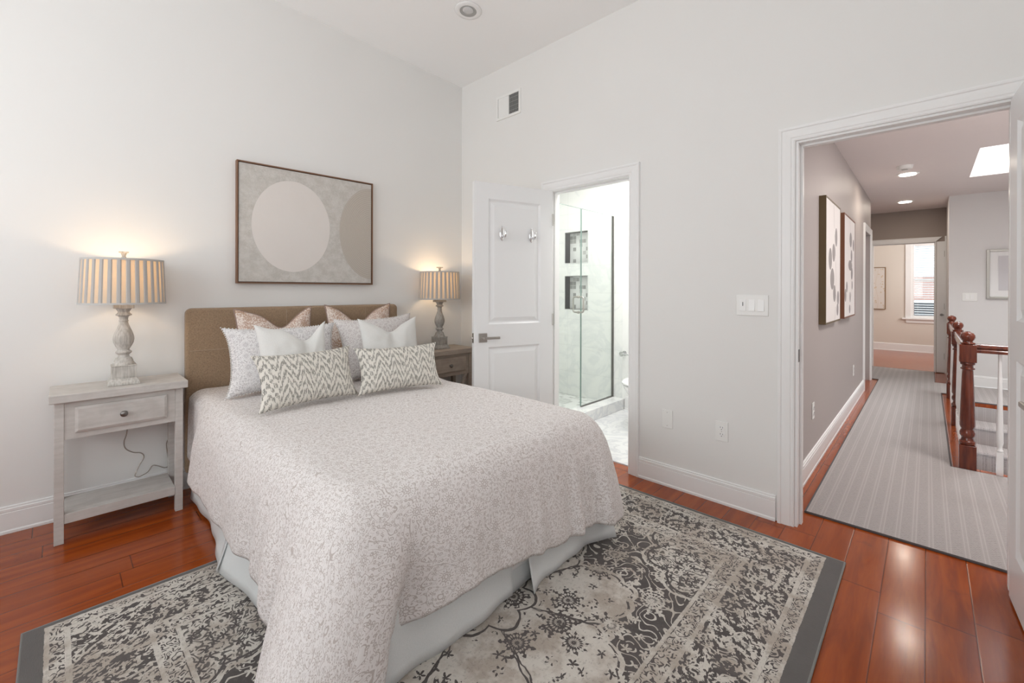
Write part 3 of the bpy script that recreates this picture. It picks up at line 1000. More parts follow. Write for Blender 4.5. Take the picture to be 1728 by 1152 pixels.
# narrow linen door beside the far doorway
d4 = sempty('door_4', (0.100, FY - 0.034, 0), 0)
MB().box(0, 0.088, 0, 0.033, 0.008, 2.01).build('door_leaf', M['door'], d4, bevel=0.002)
mb = MB()
for z in (0.26, 1.02, 1.82): mb = MB().box(0.082, 0.088, -0.006, 0.0, z - 0.045, z + 0.045); mb.build('hinge', M['nickel'], d4)
mb = MB().lathe([(0.018, -0.006), (0.018, 0.0)], 14, (0.055, 0, 0.89), 'y'); mb.box(0.035, 0.082, -0.042, -0.03, 0.883, 0.897); mb.box(0.05, 0.06, -0.04, 0, 0.885, 0.895)
mb.build('lever', M['pewter'], d4)
w = MB(); w.box(0.188, 0.205, FY - 0.03, FY, 0, 2.09); struct('trim_8', w, M['trim'])
w = MB()
for z in (0.295, 1.04, 1.785):
    w.box(FX1 - 0.0025, FX1 - 0.0002, FY + 0.004, FY + 0.03, z - 0.045, z + 0.045)
tag(w.build('hinge_plates', M['nickel'], kind='structure'), 'grey hinge leaves on the far doorway jamb', 'hinge')
# wall with the switches and framed print; its left return
w = MB(); w.box(0.205, 1.3, 8.27, FY, 0, HC + 0.1); struct('wall_hall_end', w, M['hallwall2'])
baseboard('baseboard_hall_end', (0.205, 8.27), (1.2, 8.27), (0, -1), k=1.12)
w = MB(); w.box(1.2, 1.3, 2.82, 8.27, -1.8, HC + 0.6); struct('wall_hall_right', w, M['hallwall2'])
# hall ceiling with the skylight opening
SX0, SX1, SY0, SY1 = 0.335, 1.10, 5.68, 7.05
w = MB()
w.box(-1.5, SX0, 2.82, 9.46, HC, HC + 0.06); w.box(SX1, 1.3, 2.82, 8.3, HC, HC + 0.06)
w.box(SX0, SX1, 2.82, SY0, HC, HC + 0.06); w.box(SX0, SX1, SY1, 9.46, HC, HC + 0.06)
struct('ceiling_hall', w, M['hallceil'])
sk = sempty('window_4', ((SX0 + SX1) / 2, (SY0 + SY1) / 2, HC))
ax, ay = (SX1 - SX0) / 2, (SY1 - SY0) / 2
w = MB()
HS = 0.34
lo = [(-ax, -ay, 0), (ax, -ay, 0), (ax, ay, 0), (-ax, ay, 0)]
hi = [(-ax + 0.07, -ay + 0.05, HS), (ax - 0.02, -ay + 0.05, HS), (ax - 0.02, ay - 0.05, HS), (-ax + 0.07, ay - 0.05, HS)]
w.add(lo + hi, [(0, 1, 5, 4), (1, 2, 6, 5), (2, 3, 7, 6), (3, 0, 4, 7)])
w.build('skylight_shaft', M['hallceil'], sk)
w = MB()
x0, x1, y0, y1 = -ax + 0.07, ax - 0.02, -ay + 0.05, ay - 0.05
w.box(x0 - 0.02, x1 + 0.02, y0 - 0.02, y0 + 0.03, HS, HS + 0.05); w.box(x0 - 0.02, x1 + 0.02, y1 - 0.03, y1 + 0.02, HS, HS + 0.05)
w.box(x0 - 0.02, x0 + 0.03, y0 + 0.03, y1 - 0.03, HS, HS + 0.05); w.box(x1 - 0.03, x1 + 0.02, y0 + 0.03, y1 - 0.03, HS, HS + 0.05)
w.build('window_frame', M['trim'], sk)
MB().box(x0 + 0.03, x1 - 0.03, y0 + 0.03, y1 - 0.03, HS + 0.02, HS + 0.025).build('window_pane', M['winglass'], sk)

# far room
w = MB(); w.box(-1.5, -0.245, 12.15, 12.25, 0, 2.7); w.box(0.40, 1.4, 12.15, 12.25, 0, 2.7)
w.box(-0.245, 0.40, 12.15, 12.25, 0, 0.70); w.box(-0.245, 0.40, 12.15, 12.25, 2.25, 2.7)
struct('wall_far_room', w, M['farwall'])
w = MB(); w.box(-1.55, -1.45, 9.45, 12.15, 0, 2.7); struct('wall_far_room_left', w, M['farwall'])
w = MB(); w.box(1.3, 1.4, 9.45, 12.15, 0, 2.7); struct('wall_far_room_right', w, M['farwall'])
w = MB(); w.box(-1.5, 1.4, 9.46, 12.25, 2.6, 2.7); struct('ceiling_far_room', w, M['ceil'])
w = MB(); w.box(-1.6, -1.5, 7.97, 9.45, 0, 2.6); struct('wall_hall_alcove', w, M['hallwall'])
baseboard('baseboard_far_room', (-1.45, 12.15), (1.3, 12.15), (0, -1), k=1.15)
wn_ = sempty('window_5', (0.0775, 12.15, 0.70))
f = MB()
f.box(-0.3225, -0.28, 0.0, 0.09, 0, 1.55); f.box(0.28, 0.3225, 0.0, 0.09, 0, 1.55); f.box(-0.28, 0.28, 0.0, 0.09, 1.50, 1.55); f.box(-0.28, 0.28, 0, 0.09, 0, 0.05)
f.box(-0.28, 0.28, 0.04, 0.07, 0.76, 0.80)
f.build('window_frame', M['trim'], wn_)
f = MB()
f.box(-0.41, -0.3225, -0.02, 0.0, 0, 1.64); f.box(0.3225, 0.41, -0.02, 0.0, 0, 1.64); f.box(-0.3225, 0.3225, -0.02, 0, 1.55, 1.64)
f.build('window_casing', M['trim'], wn_)
MB().box(-0.46, 0.46, -0.06, 0.0, -0.03, 0.0).box(-0.40, 0.40, -0.02, 0, -0.10, -0.03).build('window_sill', M['trim'], wn_)
MB().box(-0.28, 0.28, 0.052, 0.056, 0.05, 1.50).build('window_pane', M['winglass'], wn_)
bl = thing('window_blind', 'pale slatted blind hanging in the far room window', 'blind', (0.0775, 12.175, 0.75))
MB().box(-0.275, 0.275, -0.02, 0.012, 1.42, 1.455).build('head_rail', M['trim'], bl)
for k in range(30):
    z = 0.02 + k * 0.0475
    MB().add([(-0.272, -0.018, z), (0.272, -0.018, z), (0.272, 0.012, z + 0.014), (-0.272, 0.012, z + 0.014),
              (-0.272, -0.018, z + 0.003), (0.272, -0.018, z + 0.003), (0.272, 0.012, z + 0.017), (-0.272, 0.012, z + 0.017)],
             [(0, 3, 2, 1), (4, 5, 6, 7), (0, 1, 5, 4), (1, 2, 6, 5), (2, 3, 7, 6), (3, 0, 4, 7)]).build('slat', M['shirred'], bl)
MB().tube([(-0.22, -0.021, 0.02), (-0.22, -0.021, 1.43)], 0.0012, 6).build('ladder_cord', M['plate'], bl)
# house across the street
hs = thing('brick_house', 'red brick house seen through the far room window blind', 'house', (2.0, 22.0, -4.3))
MB().box(-4.5, 6, 0, 5, 0, 6.1).build('brick_wall', M['brick'], hs)
MB().box(-4.6, 6.1, -0.15, 5.1, 6.1, 6.4).build('cornice', M['sash'], hs)
for wx, wz in ((-2.6, 1.0), (-0.9, 1.0), (0.8, 1.0), (-2.6, 3.7), (-0.9, 3.7), (0.8, 3.7)):
    f = MB().box(wx, wx + 0.9, -0.05, 0.0, wz, wz + 1.5).build('window', M['sash'], hs)
    MB().box(wx + 0.07, wx + 0.83, -0.06, -0.051, wz + 0.07, wz + 0.72).box(wx + 0.07, wx + 0.83, -0.06, -0.051, wz + 0.8, wz + 1.43).build('pane', M['pane'], f)

# ------------------------------------------------------------------ stairs
t = thing('staircase', 'carpeted staircase going down behind the cherry railing', 'stairs', (0.26, 7.12, 0))
MB().box(0, 0.93, -2.65, -2.60, -1.8, -0.051).build('well_wall', M['hallwall2'], t)
for k in range(1, 8):
    y1 = -0.02 - (k - 1) * 0.285
    z = -0.19 * k
    mb = MB()
    mb.prism([(y1, z - 0.05), (y1, z), (y1 - 0.285, z), (y1 - 0.312, z - 0.008), (y1 - 0.318, z - 0.022), (y1 - 0.312, z - 0.036), (y1 - 0.285, z - 0.04), (y1 - 0.285, z - 0.05)], 0.0, 0.93, 'x')
    mb.build('tread', M['carpet'], t)
    MB().box(0.0, 0.93, y1 - 0.012, y1 + 0.008, z, z + 0.15).build('riser', M['carpet'], t)
MB().prism([(0.0, -0.06), (-2.1, -1.45), (-2.1, -1.75), (0.0, -0.36)], -0.012, -0.001, 'x').build('stringer', M['trim'], t)

# ------------------------------------------------------------------ railing
rl = thing('stair_railing', 'cherry wood stair railing with turned newel posts and white balusters', 'railing', (0.205, 4.42, 0))
def newel(y):
    mb = MB()
    mb.box(-0.0425, 0.0425, y - 0.0425, y + 0.0425, 0.001, 0.175)
    mb.box(-0.0425, 0.0425, y - 0.0425, y + 0.0425, 0.755, 0.878)
    pr = [(0.036, 0.175), (0.042, 0.185), (0.042, 0.20), (0.034, 0.207), (0.030, 0.225), (0.040, 0.245), (0.040, 0.262), (0.031, 0.285), (0.037, 0.298), (0.040, 0.31), (0.039, 0.36),
          (0.034, 0.52), (0.0285, 0.69), (0.0275, 0.70), (0.037, 0.705), (0.037, 0.712), (0.029, 0.716), (0.0285, 0.732), (0.037, 0.738), (0.038, 0.75), (0.036, 0.755)]
    mb.lathe(pr, 28, (0, y, 0))
    pr = [(0.030, 0.878), (0.038, 0.882), (0.039, 0.889), (0.026, 0.894), (0.025, 0.902), (0.033, 0.912), (0.0385, 0.928), (0.037, 0.944), (0.028, 0.958), (0.016, 0.962), (0.014, 0.966), (0.004, 0.969)]
    mb.lathe(pr, 28, (0, y, 0))
    return mb.build('newel_post', M['cherry'], rl, auto=35, bevel=0.002)
for y in (0.0, 1.38, 2.78): newel(y)
def rail(a, b, axis):
    # moulded handrail section
    sec = [(-0.028, 0.824), (0.028, 0.824), (0.028, 0.842), (0.022, 0.850), (0.030, 0.862), (0.026, 0.878), (0.012, 0.885), (-0.012, 0.885), (-0.026, 0.878), (-0.030, 0.862), (-0.022, 0.850), (-0.028, 0.842)]
    MB().prism(sec, a, b, axis).build('handrail', M['cherry'], rl, auto=30)
rail(0.0425, 0.99, 'x')
# along y the section's first coordinate is x
rail(0.0425, 1.3375, 'y'); rail(1.4225, 2.7375, 'y')
def baluster(x, y):
    mb = MB()
    mb.frustum(x, y, 0.001, 0.016, 0.16, 0.016)
    mb.lathe([(0.012, 0.16), (0.018, 0.17), (0.013, 0.18), (0.0125, 0.195), (0.018, 0.225), (0.0175, 0.26), (0.014, 0.45), (0.0095, 0.70), (0.0095, 0.826)], 16, (x, y, 0))
    mb.build('baluster', M['trim'], rl, auto=40)
for k in range(8): baluster(0.152 + 0.115 * k, 0.0)
for k in range(11): baluster(0, 0.125 + 0.113 * k)
for k in range(11): baluster(0, 1.505 + 0.113 * k)

# hall runner
pts = [(-0.494, 2.915), (1.15, 2.915), (1.15, 4.372), (0.122, 4.372), (0.122, 7.45), (0.275, 7.45), (0.275, 7.118), (1.15, 7.118), (1.15, 8.245), (0.075, 8.245), (0.075, 9.31), (-1.1, 9.31), (-1.1, 7.99), (-0.494, 7.99)]
t = thing('carpet_runner', 'grey ribbed carpet runner down the hall with dark bound edges', 'carpet', (-0.494, 2.915, 0))
loc = [(x + 0.494, y - 2.915) for x, y in pts]
MB().prism(loc, 0.001, 0.011).build('carpet_pile', M['carpet'], t)
MB().tube([(x, y, 0.006) for x, y in loc], 0.0065, 8, closed=True).build('edge_binding', M['binding'], t)

# hall art: two canvases, with printed pods
def leafcanvas(seed, W_, H_):
    mt, b = new_mat('leaf_canvas_%d' % seed, (0.7, 0.68, 0.66), 0.8)
    x, y, z = Sep3(OC())
    rr = random.Random(seed)
    m_ = None
    stem = None
    items = []
    if seed == 1:
        items = [(0.36, 0.72, 0.030, 0.09, 0.0), (0.27, 0.58, 0.038, 0.085, 0.15), (0.15, 0.52, 0.04, 0.10, -0.1), (0.22, 0.36, 0.05, 0.10, 0.1), (0.30, 0.24, 0.035, 0.08, -0.2), (0.44, 0.20, 0.03, 0.07, 0.0), (0.42, 0.10, 0.028, 0.06, 0.3)]
    else:
        items = [(0.30, 0.78, 0.045, 0.085, 0.0), (0.44, 0.74, 0.03, 0.07, 0.1), (0.34, 0.62, 0.03, 0.07, -0.1), (0.28, 0.52, 0.07, 0.06, 0.0), (0.36, 0.44, 0.035, 0.07, 0.1), (0.06, 0.22, 0.03, 0.07, 0.0), (0.12, 0.30, 0.025, 0.06, 0.1), (0.28, 0.20, 0.02, 0.06, 0.0), (0.26, 0.08, 0.025, 0.05, 0.0), (0.38, 0.32, 0.02, 0.05, 0.0)]
    for cx, cy, a, h, ro in items:
        cx, cy, a, h = cx * 1.9 * W_, cy * H_, a * 2.0, h * H_ * 0.95
        c_, s_ = math.cos(ro), math.sin(ro)
        dx, dz = x - cx, z - cy
        e = (dx * c_ + dz * s_) / a
        f = (dz * c_ - dx * s_) / h
        q = Lt(e * e + f * f + Abs(f) * 0.15, 1.0)
        m_ = q if m_ is None else Max(m_, q)
    st = Lt(Abs(x - W_ * 0.60 - Sin(z * 5.0) * 0.06), 0.004) * Gt(Noi(Vec(x, z, 0), 9, 1), 0.45)
    m_ = Max(m_, st)
    tone = Noi(OC(), 14, 3)
    setc(b, Mix(m_, (0.76, 0.72, 0.70), Mix(tone, (0.22, 0.20, 0.20), (0.42, 0.39, 0.38)) if False else (0.31, 0.285, 0.28)))
    return mt
WD2 = new_mat('canvas_frame_bronze', (0.16, 0.115, 0.06), 0.45, 0.3)[0]
WD3 = new_mat('canvas_frame_brown', (0.18, 0.07, 0.035), 0.5)[0]
LN = new_mat('canvas_frame_face', (0.12, 0.10, 0.08), 0.5)[0]
for k, (ya, yb, fm) in enumerate(((3.905, 4.64, WD2), (4.885, 5.675, WD3))):
    lab = 'tall leaf print canvas on the hall wall, the %s' % ('nearer one with a bronze edge' if k == 0 else 'farther one with a reddish brown edge')
    t = thing('wall_canvas', lab, 'picture', (XL2, ya, 1.0), PI / 2, 'leaf canvases on the hall wall')
    # local x runs along the wall (+Y), local y = -X world
    Wd, Ht = yb - ya, 0.955
    f = MB()
    f.box(0, 0.012, -0.045, -0.001, 0, Ht); f.box(Wd - 0.012, Wd, -0.045, -0.001, 0, Ht)
    f.box(0.012, Wd - 0.012, -0.045, -0.001, 0, 0.012); f.box(0.012, Wd - 0.012, -0.045, -0.001, Ht - 0.012, Ht)
    f.build('frame', fm, t)
    MB().box(0.013, Wd - 0.013, -0.043, -0.03, 0.013, Ht - 0.013).build('canvas', leafcanvas(k + 1, Wd, Ht), t)

def outlet(name, label, loc, rotz, blank=False):
    t = thing(name, label, 'outlet' if not blank else 'wall plate', loc, rotz)
    MB().box(-0.035, 0.035, -0.006, -0.0005, -0.0575, 0.0575).build('plate', M['plate'], t, bevel=0.002)
    if not blank:
        for dz in (0.0195, -0.0195):
            s = MB().lathe([(0.0165, -0.0085), (0.0165, -0.006)], 20, (0, 0, dz), 'y').build('socket', M['plate2'], t)
            MB().box(-0.0075, -0.0055, -0.0092, -0.0086, dz + 0.001, dz + 0.009).box(0.0055, 0.0075, -0.0092, -0.0086, dz + 0.001, dz + 0.008).lathe([(0.0024, -0.0092), (0.0024, -0.0086)], 10, (0, 0, dz - 0.007), 'y').build('slots', M['dark'], s)
        MB().lathe([(0.0025, -0.0072), (0.0025, -0.006)], 10, (0, 0, 0), 'y').build('screw', M['nickel'], t)
    else:
        for dz in (0.042, -0.042):
            MB().lathe([(0.0025, -0.0072), (0.0025, -0.006)], 10, (0, 0, dz), 'y').build('screw', M['nickel'], t)
    return t
outlet('power_outlet', 'white duplex power outlet on the bedroom wall left of the hall doorway', (-0.8725, YR, 0.4225), 0)
outlet('blank_plate', 'blank white wall plate beside the bathroom doorway casing', (-1.203, YR, 0.4275), 0, True)
outlet('power_outlet', 'white outlet low on the grey hall wall nearest the doorway', (XL2, 3.69, 0.405), PI / 2)
outlet('power_outlet', 'white outlet low on the hall wall near the far side door', (XL2, 6.0, 0.385), PI / 2)

def switches(name, label, loc, n, rotz=0, dimmer=True, size=(0.163, 0.115)):
    t = thing(name, label, 'light switch', loc, rotz)
    Wd, Ht = size
    MB().box(-Wd / 2, Wd / 2, -0.006, -0.0005, -Ht / 2, Ht / 2).build('plate', M['plate'], t, bevel=0.002)
    for k in range(n):
        x = (k - (n - 1) / 2) * 0.046
        if dimmer and k == 0:
            s = MB().box(x - 0.016, x + 0.016, -0.009, -0.006, -0.032, 0.032).build('dimmer', M['plate2'], t, bevel=0.001)
            MB().box(x - 0.0015, x + 0.0015, -0.0105, -0.009, -0.004, 0.018).build('dimmer_slider', M['dark'], s)
        else:
            MB().prism([(-0.006, -0.032), (-0.0115, -0.032), (-0.0075, 0.032), (-0.006, 0.032)], x - 0.0155, x + 0.0155, 'x').build('rocker', M['plate2'], t, bevel=0.0008)
        for dz in (0.048, -0.048):
            MB().lathe([(0.0024, -0.0068), (0.0024, -0.006)], 10, (x, 0, dz), 'y').build('screw', M['plate2'], t)
    return t
switches('wall_switch', 'white three-gang switch plate with a dimmer beside the hall doorway', (-0.714, YR, 1.167), 3)
switches('wall_switch', 'white two-gang switch plate on the pale wall above the stairs', (0.40, 8.27, 1.175), 2, dimmer=False, size=(0.135, 0.108))

# framed print above stairs
t = thing('framed_print', 'silver framed botanical print on the pale wall above the stairs', 'picture', (0.78, 8.27, 1.155))
f = MB(); Wd, Ht = 0.47, 0.63
f.box(-Wd / 2, -Wd / 2 + 0.03, -0.03, -0.001, 0, Ht); f.box(Wd / 2 - 0.03, Wd / 2, -0.03, -0.001, 0, Ht)
f.box(-Wd / 2 + 0.03, Wd / 2 - 0.03, -0.03, -0.001, 0, 0.03); f.box(-Wd / 2 + 0.03, Wd / 2 - 0.03, -0.03, -0.001, Ht - 0.03, Ht)
f.build('frame', new_mat('silver_frame', (0.42, 0.41, 0.38), 0.4, 0.6)[0], t, bevel=0.003)
MB().box(-Wd / 2 + 0.03, Wd / 2 - 0.03, -0.016, -0.012, 0.03, Ht - 0.03).build('mat_board', new_mat('mat_board', (0.85, 0.85, 0.85), 0.8)[0], t)
def botan(name, bg, fg, W_, H_, x0):
    mt, b = new_mat(name, bg, 0.8)
    x, y, z = Sep3(OC())
    d, dx, dy, r = Vor(Vec(x, z, 0), 17, 0.9)
    blob = Lt(Sq(dx * dx + dy * dy) - 0.017 * (0.6 + 0.4 * Cos(At(dy, dx) * 3 + r * 6)), 0.0)
    keep = Gt(Noi(Vec(x, z, 0), 6, 1), 0.50) * Lt(Abs(x - x0), W_ * 0.22)
    st = Lt(Abs(x - x0 - Sin(z * 9) * 0.02), 0.002)
    setc(b, Mix(Max(blob * keep, st * 0.6), bg, fg))
    return mt
MB().box(-0.13, 0.13, -0.0195, -0.0165, 0.105, Ht - 0.085).build('print', botan('botanical_print', (0.63, 0.62, 0.64), (0.62, 0.42, 0.20), 0.3, 0.5, 0.03), t)
t = thing('framed_canvas', 'brown framed botanical canvas on the far room wall', 'picture', (-0.885, 12.15, 0.86))
f = MB(); Wd, Ht = 0.49, 0.895
f.box(-Wd / 2, -Wd / 2 + 0.014, -0.035, -0.001, 0, Ht); f.box(Wd / 2 - 0.014, Wd / 2, -0.035, -0.001, 0, Ht)
f.box(-Wd / 2 + 0.014, Wd / 2 - 0.014, -0.035, -0.001, 0, 0.014); f.box(-Wd / 2 + 0.014, Wd / 2 - 0.014, -0.035, -0.001, Ht - 0.014, Ht)
f.build('frame', new_mat('bronze_frame', (0.25, 0.16, 0.08), 0.5)[0], t)
MB().box(-Wd / 2 + 0.015, Wd / 2 - 0.015, -0.030, -0.02, 0.015, Ht - 0.015).build('canvas', botan('botanical_canvas', (0.68, 0.64, 0.60), (0.56, 0.43, 0.26), 0.6, 0.9, 0.1), t)

# hall ceiling lights and detector
for k, (x, y) in enumerate(((-0.16, 6.40), (-0.235, 8.35))):
    t = thing('downlight', 'lit round downlight in the hall ceiling, %s' % ('nearer one beside the smoke alarm' if k == 0 else 'farther one by the header'), 'ceiling light', (x, y, HC), 0, 'hall downlights')
    MB().lathe([(0.072, -0.006), (0.094, -0.004), (0.096, -0.0005)], 32, (0, 0, 0)).build('trim_ring', M['trim'], t, auto=30)
    MB().lathe([(0.070, -0.012), (0.072, -0.0065)], 32, (0, 0, 0)).build('lens', M['ledlens'], t, auto=30)
    d = bpy.data.lights.new('downlight_lamp', 'AREA'); d.shape = 'DISK'; d.size = 0.13; d.energy = 5.5; d.color = (1.0, 0.88, 0.74)
    o = bpy.data.objects.new('downlight_lamp', d); COL.objects.link(o); o.parent = t; o.location = (0, 0, -0.014)
t = thing('smoke_alarm', 'round white smoke alarm on the hall ceiling above the nearer downlight', 'smoke alarm', (-0.172, 5.97, HC))
MB().lathe([(0.052, -0.036), (0.060, -0.030), (0.064, -0.012), (0.066, -0.001)], 32).build('housing', M['plate'], t, auto=30)
MB().lathe([(0.024, -0.040), (0.026, -0.0362)], 24).build('grille', M['canin'], t)

# bedroom recessed light and vent
zc = ztop(2.02)
t = thing('recessed_light', 'unlit recessed can light in the bedroom ceiling', 'ceiling light', (-2.372, 2.022, zc))
t.rotation_euler = (math.atan(-0.054), 0, 0)
MB().lathe([(0.068, -0.008), (0.060, -0.007), (0.070, -0.0095), (0.090, -0.007), (0.097, -0.0005), (0.068, -0.0005)][1:], 40, cap=False).build('trim_ring', M['trim'], t, smooth=True)
MB().lathe([(0.063, -0.0045), (0.063, -0.001)], 40).build('baffle', M['canin'], t)
MB().lathe([(0.002, -0.0155), (0.020, -0.0145), (0.036, -0.010), (0.041, -0.0046)], 32, (0.006, -0.006, 0)).build('lens', M['lensoff'], t, smooth=True)
t = thing('air_vent', 'white wall register high on the doorway wall with a dark open half', 'vent', (-2.631, YR, 2.851))
f = MB(); a, b = 0.146, 0.105
f.box(-a, -a + 0.022, -0.009, -0.0005, -b, b); f.box(a - 0.022, a, -0.009, -0.0005, -b, b)
f.box(-a + 0.022, a - 0.022, -0.009, -0.0005, -b, -b + 0.022); f.box(-a + 0.022, a - 0.022, -0.009, -0.0005, b - 0.022, b)
f.box(-0.008, 0.008, -0.008, -0.0005, -b + 0.022, b - 0.022)
f.build('vent_frame', M['plate'], t, bevel=0.0015)
MB().box(-a + 0.022, a - 0.022, -0.0022, -0.0008, -b + 0.022, b - 0.022).build('duct_opening', M['duct'], t)
for k in range(9):
    x = -0.119 + k * 0.0125
    MB().add([(x, -0.0075, -0.083), (x + 0.0095, -0.004, -0.083), (x + 0.0095, -0.004, 0.083), (x, -0.0075, 0.083),
              (x, -0.0085, -0.083), (x + 0.0095, -0.005, -0.083), (x + 0.0095, -0.005, 0.083), (x, -0.0085, 0.083)],
             [(0, 3, 2, 1), (4, 5, 6, 7), (0, 1, 5, 4), (1, 2, 6, 5), (2, 3, 7, 6), (3, 0, 4, 7)]).build('louver', M['canin'] if k % 2 and False else M['plate'], t)
for k in range(8):
    x = 0.016 + k * 0.0148
    MB().box(x, x + 0.0022, -0.0085, -0.003, -0.083, 0.083).build('louver', M['canin'], t)
mb = MB()
for k in range(4): mb.box(0.010, 0.122, -0.0045, -0.0025, -0.055 + k * 0.036, -0.052 + k * 0.036)
mb.build('damper_bars', M['canin'], t)

# ================================================================== RUG
t = thing('area_rug', 'ornate charcoal and cream area rug under the foot of the bed', 'rug', (-1.31, 1.2025, 0))
MB().box(-1.04, 1.04, -1.2875, 1.2875, 0.001, 0.010).build('rug_pile', M['rug'], t, bevel=0.003)
MB().tube([(-1.04, -1.2875, 0.006), (1.04, -1.2875, 0.006), (1.04, 1.2875, 0.006), (-1.04, 1.2875, 0.006)], 0.0055, 8, closed=True).build('rug_binding', M['rugedge'], t)

# ================================================================== WALL ART OVER BED
x, y = wl(1.405)
t = thing('wall_art', 'large abstract canvas with a cream oval, framed in brown above the bed', 'picture', (x, y, 1.70), WROT)
Wd, Ht, D = 0.955, 0.822, 0.042
f = MB()
f.box(0.001, D, -Wd / 2, -Wd / 2 + 0.008, -Ht / 2, Ht / 2); f.box(0.001, D, Wd / 2 - 0.008, Wd / 2, -Ht / 2, Ht / 2)
f.box(0.001, D, -Wd / 2 + 0.008, Wd / 2 - 0.008, -Ht / 2, -Ht / 2 + 0.008); f.box(0.001, D, -Wd / 2 + 0.008, Wd / 2 - 0.008, Ht / 2 - 0.008, Ht / 2)
f.build('frame', new_mat('walnut_float_frame', (0.20, 0.105, 0.06), 0.5)[0], t)
MB().box(0.001, 0.024, -Wd / 2 + 0.008, Wd / 2 - 0.008, -Ht / 2 + 0.008, Ht / 2 - 0.008).build('frame_back', new_mat('frame_shadow_gap', (0.10, 0.045, 0.03), 0.7)[0], t)
def art():
    mt, b = new_mat('abstract_canvas', (0.6, 0.58, 0.54), 0.75)
    x, y, z = Sep3(OC())
    rough_ = Noi(OC(), 38, 5, 0.75)
    drag = Noi(Vec(y * 14, z * 16, 0), 1.0, 5, 0.75)
    bg = Mix(Sst(drag, 0.35, 0.65), (0.66, 0.635, 0.60), (0.56, 0.535, 0.495))
    bg = Mix(Sst(rough_, 0.55, 0.7) * 0.5, bg, (0.74, 0.72, 0.69))
    # local y: left in the photo is -y
    e1 = (y + 0.128) / 0.262; f1 = (z - 0.0) / 0.325
    q1 = e1 * e1 + f1 * f1
    e2 = (y - 0.47) / 0.262; f2 = z / 0.365
    q2 = e2 * e2 + f2 * f2
    arcs = Gt(Sin(Sq(q2) * 150.0), 0.2)
    tan = Mix(arcs * 0.5, (0.50, 0.45, 0.395), (0.62, 0.585, 0.53))
    c = Mix(Lt(q2, 1.0), bg, tan)
    c = Mix(Lt(q1, 1.0), c, Mix(Noi(OC(), 4, 2), (0.72, 0.68, 0.645), (0.76, 0.72, 0.69)))
    setc(b, c)
    h = rough_ * Gt(q1, 1.0) * (1 - Lt(q2, 1.0)) * 1.3 + drag * 0.3 + arcs * Lt(q2, 1.0) * 0.4 + Lt(q1, 1.0) * 0.6
    bump(b, h, 1.0, 0.006)
    return mt
MB().box(0.024, 0.036, -Wd / 2 + 0.013, Wd / 2 - 0.013, -Ht / 2 + 0.013, Ht / 2 - 0.013).build('canvas', art(), t)

# ================================================================== NIGHTSTANDS
def nightstand(label, loc, rotz, mat, braces=False, H=0.735):
    """front faces local +x; width along local y"""
    t = thing('nightstand', label, 'nightstand', loc, rotz)
    D, Wd = 0.27, 0.505
    MB().box(-D / 2 - 0.02, D / 2 + 0.03, -Wd / 2 - 0.018, Wd / 2 + 0.018, H - 0.040, H).build('top', mat, t, bevel=0.003)
    for sx in (-1, 1):
        for sy in (-1, 1):
            x0, y0 = sx * (D / 2 - 0.0175), sy * (Wd / 2 - 0.0175)
            MB().box(x0 - 0.0175, x0 + 0.0175, y0 - 0.0175, y0 + 0.0175, 0.001, H - 0.0405).build('leg', mat, t, bevel=0.002)
    zt, zb = H - 0.0405, H - 0.228
    # apron panels
    f = MB()
    f.box(D / 2 - 0.028, D / 2 - 0.006, -Wd / 2 + 0.0355, Wd / 2 - 0.0355, zb, zt)
    f.build('front_apron', mat, t)
    for sy in (-1, 1):
        MB().box(-D / 2 + 0.036, D / 2 - 0.036, sy * (Wd / 2 - 0.012) - 0.008, sy * (Wd / 2 - 0.012) + 0.008, zb, zt).build('side_apron', mat, t)
    MB().box(-D / 2 + 0.006, -D / 2 + 0.02, -Wd / 2 + 0.0355, Wd / 2 - 0.0355, zb, zt).build('back_apron', mat, t)
    dr = MB()
    y0, y1, z0, z1 = -0.18, 0.18, zb + 0.030, zt - 0.030
    xf = D / 2 - 0.006
    dr.add([(xf, y0, z0), (xf, y1, z0), (xf, y1, z1), (xf, y0, z1),
            (xf + 0.010, y0, z0), (xf + 0.010, y1, z0), (xf + 0.010, y1, z1), (xf + 0.010, y0, z1),
            (xf + 0.016, y0 + 0.012, z0 + 0.012), (xf + 0.016, y1 - 0.012, z0 + 0.012), (xf + 0.016, y1 - 0.012, z1 - 0.012), (xf + 0.016, y0 + 0.012, z1 - 0.012)],
           [(0, 3, 2, 1), (0, 1, 5, 4), (1, 2, 6, 5), (2, 3, 7, 6), (3, 0, 4, 7), (4, 5, 9, 8), (5, 6, 10, 9), (6, 7, 11, 10), (7, 4, 8, 11), (8, 9, 10, 11)])
    d = dr.build('drawer', mat, t)
    MB().lathe([(0.007, 0), (0.006, 0.010), (0.008, 0.014), (0.0145, 0.018), (0.016, 0.023), (0.013, 0.028), (0.004, 0.030)], 20, (xf + 0.016, 0, (z0 + z1) / 2), 'x').build('knob', M['pewter'], d, smooth=True)
    MB().box(-D / 2 + 0.004, D / 2 - 0.004, -Wd / 2 + 0.0355, Wd / 2 - 0.0355, 0.095, 0.142).build('shelf', mat, t, bevel=0.002)
    if braces:
        for s in (-1, 1):
            a, b = (s * 0.02, 0.142), (s * 0.19, zb)
            for x_ in (D / 2 - 0.022,):
                MB().prism([(a[0] - 0.014, a[1]), (a[0] + 0.014, a[1]), (b[0] + 0.014, b[1]), (b[0] - 0.014, b[1])], x_ - 0.008 + (0.0 if s < 0 else 0.009), x_ + (0.0 if s < 0 else 0.017) - 0.001, 'x').build('brace', mat, t)
    return t
nightstand('pale grey-washed one-drawer nightstand left of the bed with a lower shelf', (-3.185, 0.244, 0), -0.01, M['stand'])
